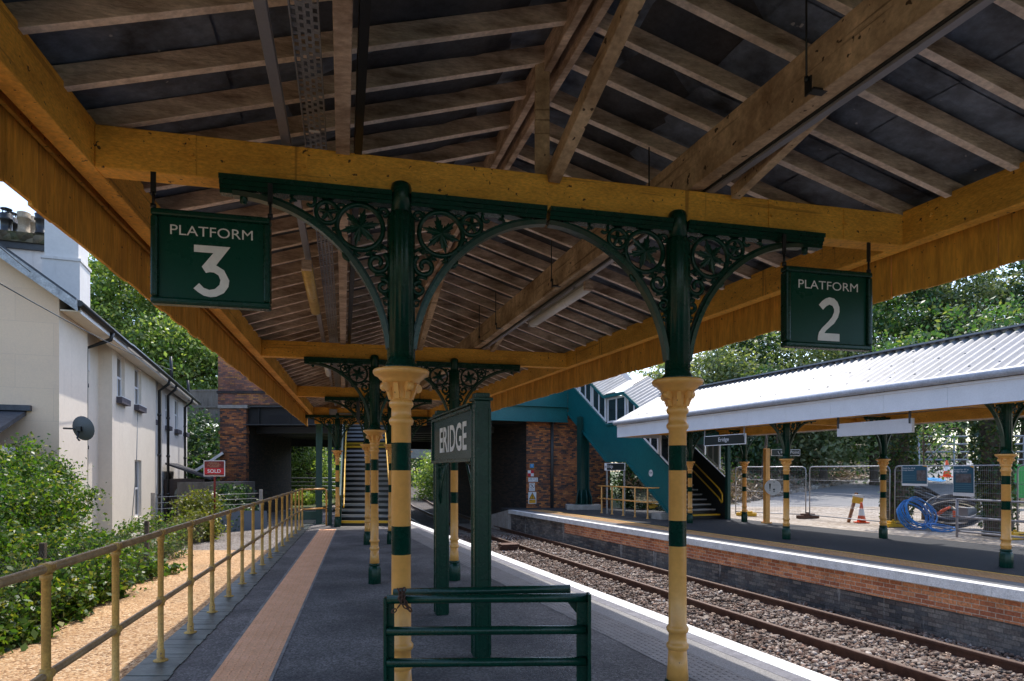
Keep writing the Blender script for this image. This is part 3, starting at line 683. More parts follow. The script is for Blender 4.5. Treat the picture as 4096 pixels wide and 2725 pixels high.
# ------------------------------------------------------------------ cast iron columns
def ellipse_rib(sx, z0, a, b, smin, smax, n=26):
    out = []
    for i in range(n):
        t = i / (n - 1); s = smin + (smax - smin) * (1 - math.cos(t * math.pi / 2))
        q = max(0.0, 1 - ((s - sx) / a) ** 2); out.append((s, z0 + b * math.sqrt(q)))
    return out
def flat_sweep(mb, pts, w, h, sgn, mat, ends=True):
    """rectangular bar following pts in the column's x-z plane"""
    vs = []; n = len(pts)
    for i in range(n):
        a = V(pts[max(0, i - 1)]); b = V(pts[min(n - 1, i + 1)]); t = (b - a).normalized(); nr = V((-t.y, t.x)); p = V(pts[i])
        for yy_, hh in ((-w / 2, -h / 2), (w / 2, -h / 2), (w / 2, h / 2), (-w / 2, h / 2)):
            q = p + nr * hh; vs.append((sgn * q.x, yy_, q.y))
    fs = [(i * 4 + k, i * 4 + (k + 1) % 4, (i + 1) * 4 + (k + 1) % 4, (i + 1) * 4 + k) for i in range(n - 1) for k in range(4)]
    mb.add(vs, fs + [(3, 2, 1, 0), tuple((n - 1) * 4 + k for k in range(4))], mat, False)
def leaf_star(mb, cx, cz, r, sgn, n, mat, rot=0.3, y=0.0, t=0.016):
    pts = []
    prof = [(0.0, 0.30), (0.10, 0.50), (0.20, 0.44), (0.27, 0.72), (0.36, 0.66), (0.5, 1.0), (0.64, 0.66), (0.73, 0.72), (0.80, 0.44), (0.90, 0.50)]
    for k in range(n):
        for f, q in prof:
            a = rot + 2 * math.pi * (k + f) / n; pts.append((sgn * (cx + r * q * math.cos(a)), y - t / 2, cz + r * q * math.sin(a)))
    m = len(pts); P0 = [V(p) for p in pts]; c0 = V((sgn * cx, y - t / 2 - 0.012, cz)); Q0 = [p + V((0, t, 0)) for p in P0]; c1 = V((sgn * cx, y + t / 2 + 0.012, cz))
    mb.add(P0 + Q0 + [c0, c1], [(i, (i + 1) % m, 2 * m) for i in range(m)] + [((i + 1) % m + m, i + m, 2 * m + 1) for i in range(m)] + [(i, i + m, (i + 1) % m + m, (i + 1) % m) for i in range(m)], mat)
def arc(cx, cz, r, a0, a1, n=18, r1=None):
    r1 = r if r1 is None else r1
    return [(cx + (r + (r1 - r) * i / (n - 1)) * math.cos(a0 + (a1 - a0) * i / (n - 1)), cz + (r + (r1 - r) * i / (n - 1)) * math.sin(a0 + (a1 - a0) * i / (n - 1))) for i in range(n)]
def bracket(parent, sgn, length, D, far=False):
    """quarter-arch spandrel bracket with leaf scrollwork"""
    zc, zp = D['zc'], D['zp']; K = (zp - zc) / 1.045         # 1 for the near canopy
    kx = D.get('kx', 1.0)
    full = 1.0 * kx; sx = min(length, full)
    m = MB(); b_ = 1.015 * K
    rib = ellipse_rib(full, zc + 0.01, 0.925 * kx, b_, 0.078 * kx + 0.004, sx)
    flat_sweep(m, rib, 0.062, 0.03, sgn, GREENR)
    flat_sweep(m, [(s - 0.012, z + 0.022 if z < zp - 0.03 else z) for s, z in rib], 0.03, 0.022, sgn, GREEN)
    if length > full: m.box((sgn * (full + length) / 2, 0, zp - 0.012), (length - full, 0.06, 0.03), 0, GREEN)
    # top plate: three mouldings
    x0 = 0.06
    for w, h, z in ((0.13, 0.03, zp + 0.06), (0.1, 0.026, zp + 0.032), (0.075, 0.022, zp + 0.008)):
        m.box((sgn * (x0 + length) / 2, 0, z), (length - x0, w, h), 0, GREEN)
    if length > 1.02 * kx:
        m.lathe((sgn * (length - 0.13), 0, 0), [(0.008, zp - 0.075), (0.022, zp - 0.068), (0.024, zp - 0.02), (0.012, zp - 0.005)], 10, GREEN)
    br = m.build('bracket', None, parent)
    m = MB(); tb = lambda pts, r=0.0115: m.tube([(sgn * a, 0, b) for a, b in pts], r * 1.18, 6, GREEN, flatn=(0, 1, 0))
    q = lambda s, z: (s * kx, zp - (3.485 - z) * K)
    RS = (kx + K) / 2
    def ring(s, z, r, rad=0.0125):
        c = q(s, z); m.tube([(sgn * a, 0, b) for a, b in arc(c[0], c[1], r * RS, 0, 2 * math.pi, 25)[:-1]], rad * RS * 1.12, 6, GREEN, closed=True, flatn=(0, 1, 0))
    if length > 0.36 * kx:
        ring(0.255, 3.33, 0.142, 0.0155); c = q(0.255, 3.33); leaf_star(m, c[0], c[1], 0.13 * RS, sgn, 6, GREEN, 0.25)
        c = q(0.33, 3.16); tb(arc(c[0], c[1], 0.05 * RS, 2.6, 7.4, 14, 0.016 * RS), 0.012 * RS); leaf_star(m, c[0] - 0.04, c[1] - 0.01, 0.04 * RS, sgn, 3, GREEN, 4.0)
        c = q(0.105, 3.43); tb(arc(c[0], c[1], 0.035 * RS, 0.2, 5.2, 14, 0.012 * RS), 0.011 * RS)
        c = q(0.405, 3.27); tb(arc(c[0], c[1], 0.04 * RS, 1.0, 5.6, 12, 0.014 * RS), 0.011 * RS)
        # tendrils between the ring, the plate and the rib
        c = q(0.255, 3.33)
        for a0, L_ in ((0.6, 0.05), (2.4, 0.05), (3.9, 0.06), (5.5, 0.05)):
            px, pz = c[0] + 0.138 * RS * math.cos(a0), c[1] + 0.138 * RS * math.sin(a0)
            leaf_star(m, px + 0.02 * math.cos(a0), pz + 0.02 * math.sin(a0), 0.034 * RS, sgn, 3, GREEN, a0)
    if length > 0.5 * kx:
        ring(0.455, 3.405, 0.066, 0.0135); c = q(0.455, 3.405); leaf_star(m, c[0], c[1], 0.066 * RS, sgn, 5, GREEN, 0.9)
        c = q(0.56, 3.46); tb(arc(c[0], c[1], 0.045 * RS, 1.4, 5.6, 14, 0.015 * RS), 0.010 * RS)
        c = q(0.38, 3.43); tb(arc(c[0] - 0.02, c[1], 0.05 * RS, -0.5, 2.6, 10, 0.02 * RS), 0.009 * RS)
        c = q(0.66, 3.475); leaf_star(m, c[0], c[1] - 0.01, 0.03 * RS, sgn, 3, GREEN, 0.2)
    if length > 0.2:
        c = q(0.15, 3.115); tb(arc(c[0], c[1], 0.074 * RS, 2.2, 2.2 + 8.2, 30, 0.016 * RS), 0.0145 * RS)
        c = q(0.19, 3.17); leaf_star(m, c[0], c[1], 0.042 * RS, sgn, 4, GREEN, 0.5)
        c = q(0.112, 2.965); tb(arc(c[0], c[1], 0.048 * RS, 1.2, 1.2 + 7.4, 24, 0.014 * RS), 0.013 * RS)
        c = q(0.105, 2.87); tb(arc(c[0] - 0.01, c[1], 0.026 * RS, 0.5, 6.6, 14, 0.01 * RS), 0.008 * RS)
        for (s, z, a0) in ((0.1, 3.03, 0.3), (0.13, 3.21, 2.0), (0.1, 2.92, 1.2)):
            c = q(s, z); leaf_star(m, c[0], c[1], 0.028 * RS, sgn, 3, GREEN, a0)
        tb([q(0.075, 3.2), q(0.11, 3.22), q(0.17, 3.2)], 0.009 * RS); tb([q(0.085, 3.03), q(0.12, 3.045), q(0.165, 3.035)], 0.009 * RS)
    m.build('scrollwork', None, br)
    return br
NEAR = dict(zc=2.44, zp=3.485, zh=3.635, r=0.0615, bands=((1.265, 1.446), (1.80, 1.976)), rings=(0.56, 0.68), rings2=(2.115, 2.225), kx=1.0, cap=1.0)
FAR = dict(zc=1.985, zp=2.95, zh=3.05, r=0.07, bands=((1.01, 1.165), (1.455, 1.605)), rings=(0.385, 0.5), rings2=(1.70, 1.79), kx=0.86, cap=0.92)
def column(root, D, bl, br_):
    r, zc = D['r'], D['zc']; S = D['cap']
    m = MB(); m.lathe((0, 0, 0), [(0.105, 0.0), (0.105, 0.235), (0.082, 0.285)], 8, GREEN, rot=math.pi / 8)
    m.lathe((0, 0, 0), [(0.084, 0.285), (0.09, 0.293), (0.09, 0.312), (0.08, 0.325)], 20, GREEN); m.build('base', None, root, 0.004)
    m = MB(); prof = [(0.078, 0.32, CREAM), (0.070, 0.42, CREAM), (r + 0.002, D['rings'][0] - 0.03, CREAM)]
    ev = []
    for z in D['rings'] + D['rings2']: ev.append((z, 'r'))
    for a, b in D['bands']: ev.append((a, 'g')); ev.append((b, 'c'))
    ev.sort(); cur = CREAM
    for z, k in ev:
        if k == 'r':
            for dz, dr in ((-0.03, 0.0), (-0.024, 0.008), (-0.012, 0.015), (0.006, 0.0165), (0.018, 0.009), (0.026, 0.002)): prof.append((r + dr, z + dz, cur))
        else:
            prof.append((r, z - 0.0005, cur)); cur = GREEN if k == 'g' else CREAM; prof.append((r + 0.0006, z, cur))
    prof.append((r, zc - 0.19 * S, CREAM)); m.lathe((0, 0, 0), prof, 28); m.build('shaft', None, root)
    m = MB(); z = zc
    m.lathe((0, 0, 0), [(r * 1.12, z - 0.195 * S), (r * 1.1, z - 0.17 * S), (r * 1.25, z - 0.12 * S), (0.1 * S, z - 0.088 * S), (0.118 * S, z - 0.084 * S), (0.122 * S, z - 0.07 * S), (0.138 * S, z - 0.06 * S), (0.15 * S, z - 0.045 * S), (0.17 * S, z - 0.036 * S), (0.177 * S, z - 0.024 * S), (0.178 * S, z - 0.008 * S), (0.172 * S, z), (0.05, z + 0.002)], 28, CREAM)
    for k in range(8):          # volutes and leaves of the capital
        a = k * math.pi / 4 + math.pi / 8; d = V((math.cos(a), math.sin(a), 0)); tq = V((-d.y, d.x, 0))
        c = d * 0.108 * S + Z3 * (z - 0.112 * S)
        if k % 2 == 0: m.tube([c - tq * 0.022, c + tq * 0.022], 0.03 * S, 10, CREAM)
        m.beam(d * (r * 1.12) + Z3 * (z - 0.185 * S), d * 0.1 * S + Z3 * (z - 0.09 * S), 0.03, 0.02, d, CREAM)
    m.build('capital', None, root)
    m = MB(); zp = D['zp']
    m.lathe((0, 0, 0), [(0.112, zc + 0.0), (0.112, zc + 0.02), (0.098, zc + 0.035), (0.09, zc + 0.05), (0.086, zc + 0.07)], 24, GREEN)
    m.lathe((0, 0, 0), [(0.084, zc + 0.07), (0.084, zp - 0.09), (0.074, zp - 0.05), (0.066, zp - 0.04)], 48, GREEN, 12, 0.05)
    m.lathe((0, 0, 0), [(0.066, zp - 0.06), (0.066, D['zh'] - 0.035), (0.06, D['zh'] - 0.012), (0.045, D['zh']), (0.01, D['zh'] + 0.003)], 24, GREEN); m.build('column_head', None, root)
    bracket(root, -1, bl, D); bracket(root, 1, br_, D)
    return root
GC = 'cast iron canopy columns on the near platform'
for lab, s, lam, bl, b2 in (
        ('tall cream and green iron column nearest the camera, behind the green barrier', 0, 0.311, 1.07, 0.955),
        ('tall cream and green iron column standing alone beside the white platform line, under the number 2 sign', 0, 0.654, 0.955, 1.17),
        ('cream and green iron column of the second row, on the stair side of the name board', 0.3685, 0.346, 1.07, 0.62),
        ('cream and green iron column of the second row, seen between the two legs of the name board', 0.3685, 0.606, 0.62, 1.1),
        ('distant cream and green iron column in the third row, left one of the close pair', 0.691, 0.382, 1.0, 0.265),
        ('distant cream and green iron column in the third row, right one of the close pair', 0.691, 0.512, 0.265, 1.0),
        ('farthest cream and green iron column, left of the foot of the dark stairs', 1.0, 0.2, 1.0, 1.0),
        ('farthest iron column at the right of the dark stairs, mostly hidden behind the nearest column', 1.0, 0.80, 1.0, 1.0)):
    e = rowdir(s); c = P(lam, s)
    column(thing('iron_column', lab, 'column', c, GC, math.atan2(e.y, e.x)), NEAR, bl, b2)

# ------------------------------------------------------------------ services under the canopy
def run(name, label, cat, lam, z, w, h, mat, s0, s1, dx=0.0, group=None):
    m = MB(); e = rowdir(0); a, b = P(lam, s0, z) + e * dx, P(lam, s1, z) + e * dx
    m.beam(a, b, w, h, Z3, mat); return tag(m.build(name, None, None, 0.003), label, cat, group)
run('cable_trunking', 'square grey cable trunking running along the left slope of the canopy roof', 'trunking', 0.186, 3.87, 0.055, 0.05, CONDUIT, -0.19, 0.99)
# perforated tray: real slots between rungs
tray = thing('cable_tray', 'perforated galvanised cable tray slung under the left slope of the canopy roof', 'cable tray')
m = MB(); e = rowdir(0); N = 330; sA, sB = -0.14, 0.98
W_ = 0.125
for k in range(5):
    o = -W_ / 2 + 0.0 + W_ * k / 4; m.beam(P(0.2175, sA, 3.885) + e * o, P(0.2175, sB, 3.885) + e * o, 0.0135 if 0 < k < 4 else 0.008, 0.004 if 0 < k < 4 else 0.03, Z3, GALV)
for k in range(N):
    s = sA + (sB - sA) * k / N
    for q in range(4):
        oo = -W_ / 2 + W_ * (q + 0.5) / 4; s_ = s + ((sB - sA) / N * 0.5 if q % 2 else 0)
        a = P(0.2175, s_, 3.885) + e * oo; m.box(a, (W_ / 4, 0.02 if k % 3 else 0.032, 0.003), 0.235, GALV)
m.build('tray_base', None, tray)
m = MB(); c = P(0.2175, -0.004, 3.866); m.box(c, (0.062, 0.025, 0.002), 0.23, WHITEP); m.build('paper_tag', None, tray)
run('steel_channel', 'dark steel channel fixed along the big purlin on the right slope', 'channel', 0.677, 3.885, 0.05, 0.11, DARKSTEEL, -0.19, 0.9, 0.145)
run('conduit', 'blue-grey conduit under the steel channel on the right slope', 'conduit', 0.677, 3.816, 0.05, 0.02, CONDUIT, -0.19, 0.9, 0.15)
for i, (s, lab) in enumerate(((-0.068, 'thin hanger rod holding the steel channel above the camera, with a bracket'), (0.155, 'thin hanger rod at the near end of the white tube light'), (0.285, 'thin hanger rod beyond the white tube light'), (0.34, 'farthest hanger rod near the second cross beam'), (0.03, 'thin hanger rod just behind the first cross beam'))):
    rt = thing('hanger_rod', lab, 'rod', P(0.665, s, 3.9), 'hanger rods of the right-hand steel channel')
    m = MB(); m.tube([(0, 0, 0), (0, 0, 0.62)], 0.006, 6, BLACK); m.lathe((0, 0, 0), [(0.012, -0.01), (0.012, 0.02)], 6, BLACK); m.build('rod', None, rt)
    m = MB(); m.box((0.06, 0, -0.06), (0.09, 0.05, 0.012), 0.23, BLACK); m.box((0.01, -0.0, -0.03), (0.008, 0.05, 0.09), 0.23, BLACK); m.build('clamp', None, rt)
def tube_light(label, lam, Ya, Yb, z, dif, dx=0.0):
    sa, sb = [((y - 3.649 - (0.5 * 1.297) * lam * 2) / 16.3) for y in (Ya, Yb)]
    e = rowdir(0); a, b = P(lam, sa, z) + e * dx, P(lam, sb, z) + e * dx; d = (b - a).normalized()
    t = thing('tube_light', label, 'light', (0, 0, 0), 'tube lights under the canopy')
    m = MB(); m.tube([a, a + d * 0.02, b - d * 0.02, b], [0.03, 0.055, 0.055, 0.03], 12, dif, fl=0.8); m.build('diffuser', None, t)
    m = MB(); m.beam(a + Z3 * 0.045, b + Z3 * 0.045, 0.075, 0.035, Z3, GREYPL)
    m.box(a - d * 0.02 + Z3 * 0.02, (0.09, 0.05, 0.09), 0.23, RAFT); m.box(b + d * 0.02 + Z3 * 0.02, (0.09, 0.05, 0.09), 0.23, GREYPL); m.build('housing', None, t)
    m = MB()
    for f in (0.2, 0.8): m.beam(a.lerp(b, f) + Z3 * 0.06, a.lerp(b, f) + Z3 * 0.17, 0.02, 0.02, V((0, 1, 0)), GREYPL)
    m.build('hanger', None, t)
tube_light('yellowed tube light hanging below the grey trunking, behind the number 3 sign', 0.186, 5.95, 7.6, 3.70, YELLOWED)
tube_light('white tube light on the right roof slope, under the big purlin', 0.677, 6.6, 8.25, 3.70, DIFFUSER, 0.15)
tube_light('small distant white tube light over the second cross beam, left slope', 0.186, 11.3, 12.7, 3.72, DIFFUSER)
tube_light('farthest white tube light near the third cross beam, left slope', 0.186, 16.2, 17.6, 3.72, DIFFUSER)
jb = thing('junction_box', 'grey junction box on the fourth cross beam above the far left column', 'box', P(0.165, 1.0, 3.66, 0.0))
m = MB(); m.box((0, 0, 0), (0.24, 0.1, 0.2), 0.23, GREYPL); m.build('box_body', None, jb, 0.01)
m = MB(); m.box((0.55, 0.12, -0.05), (0.9, 0.04, 0.05), 0.23, GREYPL); m.build('conduit_run', None, jb)

# ------------------------------------------------------------------ hanging platform signs
N3 = [(1835,400),(2157,400),(2030,583),(2100,625),(2147,721),(2140,781),(2100,844),(2030,883),(1980,891),(1920,880),(1870,848),(1830,815),(1880,763),(1920,805),(1970,822),(2020,809),(2060,767),(2068,721),(2050,677),(2010,653),(1975,652),(1940,662),(1903,604),(2005,468),(1835,468)]
N2 = [(543,545),(575,512),(610,489),(645,478),(690,485),(722,510),(742,553),(743,593),(728,639),(690,692),(640,731),(612,754),(597,775),(743,775),(743,838),(532,838),(535,800),(545,769),(575,732),(630,682),(670,639),(690,597),(690,572),(675,547),(645,538),(615,553),(583,584)]
def platform_sign(label, a, b, z0, z1, num, contour):
    a, b = V((a[0], a[1], 0)), V((b[0], b[1], 0)); ex = (b - a).normalized(); w = (b - a).length; h = z1 - z0
    c = (a + b) / 2 + Z3 * (z0 + z1) / 2; n = ex.cross(Z3); t = thing('platform_sign', label, 'sign', (0, 0, 0), 'platform number signs hung from the first beam')
    m = MB()
    for (u, wd, v, hd) in ((0, w, h / 2 - 0.02, 0.04), (0, w, -h / 2 + 0.02, 0.04), (-w / 2 + 0.02, 0.04, 0, h - 0.08), (w / 2 - 0.02, 0.04, 0, h - 0.08)):
        m.beam(c + ex * (u - wd / 2) + Z3 * v, c + ex * (u + wd / 2) + Z3 * v, 0.075, hd, Z3, GREEN)
    m.build('sign_frame', None, t, 0.012)
    m = MB(); plate(m, c + n * 0.012, ex, w - 0.06, h - 0.06, 0.024, flat('sign_green', (0.003, 0.05, 0.032), 0.3, 0, 0.2) if 'sign_green' not in MATS else MATS['sign_green']); m.build('sign_panel', None, t)
    zc = lambda f: c.z + h / 2 - f * h
    text('sign_lettering', 'PLATFORM', 0.106 * h, V((c.x, c.y, zc(0.205))) + n * 0.012, ex, LETTER, t, 0.69 * w)
    xs = [p[0] for p in contour]; ys = [p[1] for p in contour]; cx, cy = (min(xs) + max(xs)) / 2, (min(ys) + max(ys)) / 2; k = 0.55 * h / (max(ys) - min(ys))
    m = MB(); m.quad([V((c.x, c.y, zc(0.625))) + ex * (x - cx) * k - Z3 * (y - cy) * k + n * 0.017 for x, y in contour][::-1]); m.build('sign_number', LETTER, t)
    for u in (-w / 2 + 0.008, w / 2 - 0.005):
        m = MB(); q = c + ex * u + n * 0.0; top = ZB - 0.045
        m.beam(q + Z3 * (h / 2 + 0.09), V((q.x, q.y, top)), 0.028, 0.01, n, BLACK); m.tube([q + Z3 * h / 2, q + Z3 * (h / 2 + 0.1)], 0.009, 6, BLACK); m.lathe(q + Z3 * h / 2, [(0.016, 0.005), (0.016, 0.03)], 8, BLACK)
        m.build('hanging_strap', None, t)
platform_sign('square green hanging sign reading PLATFORM 3', (-2.068, 3.64), (-1.44, 3.79), 2.755, 3.30, '3', N3)
platform_sign('square green hanging sign reading PLATFORM 2', (1.968, 4.6), (2.69, 4.775), 2.695, 3.28, '2', N2)
es = thing('hanging_sign', 'small hanging sign seen almost edge on, under the canopy before the stairs', 'sign', (0, 0, 0)); c = at(1438, 1650, 14.0)
m = MB(); plate(m, c, (-0.2, 1, 0), 0.7, 0.42, 0.05, DARKSTEEL); m.build('sign_panel', None, es); m = MB(); m.tube([c + Z3 * 0.2, c + Z3 * 0.5], 0.01, 6, BLACK); m.build('hanger', None, es)

# ------------------------------------------------------------------ station name board
nb = thing('name_board', 'large green station name board on two posts reading ERIDGE, seen edge on', 'name board', (0, 0, 0))
A, B = V((-0.997, 8.0, 0)), V((-0.387, 6.2, 0)); ex = (B - A).normalized(); n = ex.cross(Z3); w = (B - A).length
for c, lab in ((V((-0.30, 6.14, 0)), 'near'), (V((-0.885, 7.94, 0)), 'far')):
    m = MB(); a = math.atan2(ex.y, ex.x) + math.pi / 2
    m.box(c + Z3 * 1.235, (0.15, 0.15, 2.47), a, GREEN); m.box(c + Z3 * 2.485, (0.19, 0.19, 0.03), a, GREEN); m.box(c + Z3 * 2.52, (0.14, 0.14, 0.05), a, GREEN)
    for sx in (-1, 1):     # raised stiles leave a sunk panel on every face
        for ax in (0, 1):
            d1 = V((math.cos(a + ax * math.pi / 2), math.sin(a + ax * math.pi / 2), 0)); d2 = V((-d1.y, d1.x, 0))
            for q in (-1, 1): m.beam(c + d1 * 0.077 * sx + d2 * 0.062 * q + Z3 * 0.02, c + d1 * 0.077 * sx + d2 * 0.062 * q + Z3 * 2.4, 0.024, 0.012, d1, GREEN)
    m.build('post', None, nb, 0.006)
m = MB(); c = (A + B) / 2 + Z3 * 2.16 - n * 0.0; plate(m, c, ex, w, 0.5, 0.03, flat('board_green_gloss', (0.002, 0.034, 0.026), 0.2, 0, 0.16)); m.build('board', None, nb)
m = MB()
for z in (1.905, 2.415): m.beam(A + Z3 * z + n * 0.0, B + Z3 * z + n * 0.0, 0.05, 0.035, Z3, GREEN)
m.beam(A + Z3 * 2.45 - n * 0.02, B + Z3 * 2.45 - n * 0.02, 0.13, 0.02, Z3, GREEN); m.beam(A + Z3 * 1.9 + ex * 0.0 + n * 0.0, A + Z3 * 2.4, 0.05, 0.04, n, GREEN); m.build('board_frame', None, nb, 0.004)
text('board_lettering', 'ERIDGE', 0.30, A.lerp(B, 0.555) + Z3 * 2.155, ex, LETTER, nb, 1.27, bold=0.02, off=0.004)
for c0, sg in ((A + ex * 0.12, 1), (B - ex * 0.1, -1)):
    m = MB(); q = c0 - n * 0.06
    m.tube([q + ex * 0.02 * sg + Z3 * 1.35, q + ex * 0.12 * sg + Z3 * 1.6, q + ex * 0.36 * sg + Z3 * 1.88], 0.014, 6, GREEN); m.tube([q + ex * 0.02 * sg + Z3 * 1.86, q + ex * 0.36 * sg + Z3 * 1.88], 0.014, 6, GREEN)
    m.tube([q + ex * sg * (0.12 + 0.06 * math.cos(t)) + Z3 * (1.76 + 0.07 * math.sin(t)) for t in np.linspace(0, 6.28, 17)[:-1]], 0.01, 6, GREEN, closed=True); m.build('brace', None, nb)

# ------------------------------------------------------------------ foreground barrier with chain
bt = thing('barrier', 'dark green metal barrier with three tube rails across the foreground', 'barrier', (0, 0, 0))
YB_ = 3.70
xl, xr = (1551 - CX) / FPX * YB_, (2330 - CX) / FPX * YB_
m = MB(); m.box((xl - 0.012, YB_, 0.53), (0.018, 0.06, 1.06), 0, GREEN); m.box((xl + 0.012, YB_ + 0.02, 0.53), (0.045, 0.016, 1.06), 0, GREEN); m.build('post', None, bt, 0.004)
m = MB(); m.box((xr, YB_ + 0.02, 0.54), (0.066, 0.02, 1.08), 0, GREEN); m.box((xr + 0.035, YB_ - 0.01, 0.54), (0.02, 0.09, 1.09), 0, GREEN); m.build('post', None, bt, 0.005)
for z in (1.054, 0.868, 0.684, 0.5, 0.3): 
    m = MB(); m.tube([(xl, YB_ - 0.012, z - 0.004), (xr + 0.02, YB_ - 0.012, z + 0.006)], 0.0265, 14, GREEN); m.build('rail', None, bt)
m = MB(); m.tube([(xl + 0.01, YB_ + 0.13, 1.06), (xr - 0.06, YB_ + 0.13, 1.085)], 0.026, 12, GREEN); m.build('back_rail', None, bt)
m = MB(); m.prism([(xr - 0.09, YB_ + 0.045, 1.03), (xr - 0.03, YB_ + 0.045, 0.955), (xr - 0.03, YB_ + 0.045, 1.03)], (0, 0.008, 0), GREEN); m.build('gusset', None, bt)
ch = thing('chain', 'rusty chain tying the green barrier to the nearest column', 'chain', (0, 0, 0))
m = MB(); rr = random.Random(9)
def link(c, d, up):
    d = V(d).normalized(); s_ = d.cross(V(up)); s_ = s_.normalized() if s_.length > 1e-4 else V((1, 0, 0))
    m.tube([V(c) + d * 0.0165 * math.cos(t) + s_ * 0.0095 * math.sin(t) for t in np.linspace(0, 6.283, 13)[:-1]], 0.0042, 6, RUST, closed=True)
path = [(-0.70, 3.67, 0.975), (-0.665, 3.665, 1.0), (-0.64, 3.665, 1.035), (-0.655, 3.66, 1.075), (-0.64, 3.69, 1.10), (-0.62, 3.66, 1.075), (-0.63, 3.655, 1.03), (-0.605, 3.66, 1.0), (-0.585, 3.67, 0.985), (-0.66, 3.66, 1.115), (-0.62, 3.655, 1.12), (-0.645, 3.65, 1.055)]
for i in range(len(path) - 1):
    a, b = V(path[i]), V(path[i + 1]); k = max(1, int((b - a).length / 0.022))
    for j in range(k): link(a.lerp(b, (j + 0.5) / k), b - a, Z3 if (i + j) % 2 else (0.3, 1, 0.2))
m.build('chain_links', None, ch)

# ------------------------------------------------------------------ handrail fence on the left edge of the platform
hr = thing('handrail_fence', 'cream tubular handrail fence along the left edge of the near platform', 'railing', (0, 0, 0))
fl = lambda Y, z: V((lx(-1.845, Y), Y, z)); Ys = [1.75, 2.75, 3.8, 4.87, 5.96, 6.99, 8.0, 9.0, 10.0, 11, 12, 13, 14, 15, 16, 17, 18, 19, 20]
for i, y in enumerate(Ys):
    b = fl(y, 0.012); m = MB()
    m.lathe(b, [(0.065, 0.0), (0.065, 0.008), (0.034, 0.014), (0.034, 0.1), (0.026, 0.105), (0.0255, 0.5), (0.0255, 1.13), (0.034, 1.135), (0.034, 1.17)], 14, CREAM_D)
    d = V((-0.2297, 0.9733, 0))
    for z, rr_ in ((1.2, 0.036), (0.56, 0.034)): m.tube([b + Z3 * z - d * 0.05, b + Z3 * z + d * 0.05], rr_, 12, CREAM_D)
    m.lathe(b, [(0.034, 0.52), (0.034, 0.6)], 12, CREAM_D)
    for z in (0.035, 0.075): m.tube([b + V((0.02, -0.03, z)), b + V((0.022, -0.037, z))], 0.01, 6, RAILTOP)
    m.build('rail_post', None, hr)
for z, r_ in ((1.212, 0.0285), (0.572, 0.0255)):
    m = MB(); m.tube([fl(0.4, z), fl(20, z)], r_, 14, RAILTOP); m.build('rail', None, hr)
e0 = fl(20.05, 0); e1 = V((-6.03, 20.6, 0))
m = MB(); m.tube([e0 + Z3 * 1.2, e1 + Z3 * 1.2 - V((0.05, 0, 0)), e1 + Z3 * 1.15, e1 + Z3 * 0.0], 0.027, 10, CREAM); m.tube([e0 + Z3 * 0.57, e1 + Z3 * 0.57], 0.025, 10, CREAM); m.build('return_rail', None, hr)
# ------------------------------------------------------------------ far canopy (white roof)
dF = V((-0.371, 0.9285, 0)); nF = V((0.9285, 0.371, 0))
fc = thing('far_canopy', 'canopy with white corrugated roof and white fascia over the far platform', 'canopy')
def FX(x0, Y, z): return V((x0 - 0.4 * Y, Y, z))           # lines parallel to the far platform
Y0, Y1 = 2.0, 21.8
cross = V((0.9285, 0.371, 0))
EV = lambda t: V((12.35 - 0.4 * Y1, Y1, 0.045)) - dF * t       # front eaves, t metres from the gable end towards the camera
LEN = 22.5; HALF = 1.82
def corr(name, up):
    m = MB(); n = int(LEN / 0.05); vs = []
    for i in range(n + 1):
        t = LEN * i / n; z = 0.026 * (1, 1, -1, -1)[i % 4]
        e = EV(t); a, b = (e - cross * 0.1 + Z3 * 3.42, e + cross * HALF + Z3 * 4.42) if up else (e + cross * (2 * HALF + 0.1) + Z3 * 3.42, e + cross * HALF + Z3 * 4.42)
        vs += [a + Z3 * z, b + Z3 * z]
    m.add(vs, [(2 * i, 2 * i + 2, 2 * i + 3, 2 * i + 1) if up else (2 * i + 1, 2 * i + 3, 2 * i + 2, 2 * i) for i in range(n)], ROOFW, True)
    if up:
        for q in (0.15, 0.5, 0.85):
            for i in range(0, n, 10):
                t = LEN * i / n; c = (EV(t) - cross * 0.1 + Z3 * 3.445).lerp(EV(t) + cross * HALF + Z3 * 4.445, q); m.box(c, (0.03, 0.03, 0.02), 0, GREYPL)
    return m.build(name, None, fc)
corr('roof_slope', True); corr('roof_slope', False)
m = MB(); a, b = EV(0) + cross * HALF + Z3 * 4.46, EV(LEN) + cross * HALF + Z3 * 4.46; m.beam(a, b, 0.3, 0.035, Z3, ROOFW); m.build('ridge_cap', None, fc)
for off, zz in ((0.0, 1), (2 * HALF, 1)):
    m = MB(); t = 0.0
    while t < LEN:
        k = min(LEN, t + 1.25); m.beam(EV(t + 0.004) + cross * off + Z3 * 3.065, EV(k) + cross * off + Z3 * 3.065, 0.025, 0.36, Z3, WHITEP); t = k
    m.build('fascia', None, fc)
    m = MB(); o = off + (-0.09 if off == 0 else 0.09)
    m.tube([EV(-0.05) + cross * o + Z3 * 3.375, EV(LEN) + cross * o + Z3 * 3.375], 0.075, 10, paint('grey_gutter', (0.45, 0.47, 0.52), None, 0.4, 0.4, 3, 30, 0.05) if off == 0 else WHITEP)
    m.beam(EV(0) + cross * off * 1.0 + Z3 * 3.27, EV(LEN) + cross * off + Z3 * 3.27, 0.07, 0.05, Z3, WHITEP); m.build('gutter', None, fc)
m = MB(); m.prism([EV(0) + Z3 * 2.885, EV(0) + cross * 2 * HALF + Z3 * 2.885, EV(0) + cross * 2 * HALF + Z3 * 3.38, EV(0) + cross * HALF + Z3 * 4.4, EV(0) + Z3 * 3.38], dF * 0.03, WHITEP); m.build('gable_board', None, fc)
m = MB()
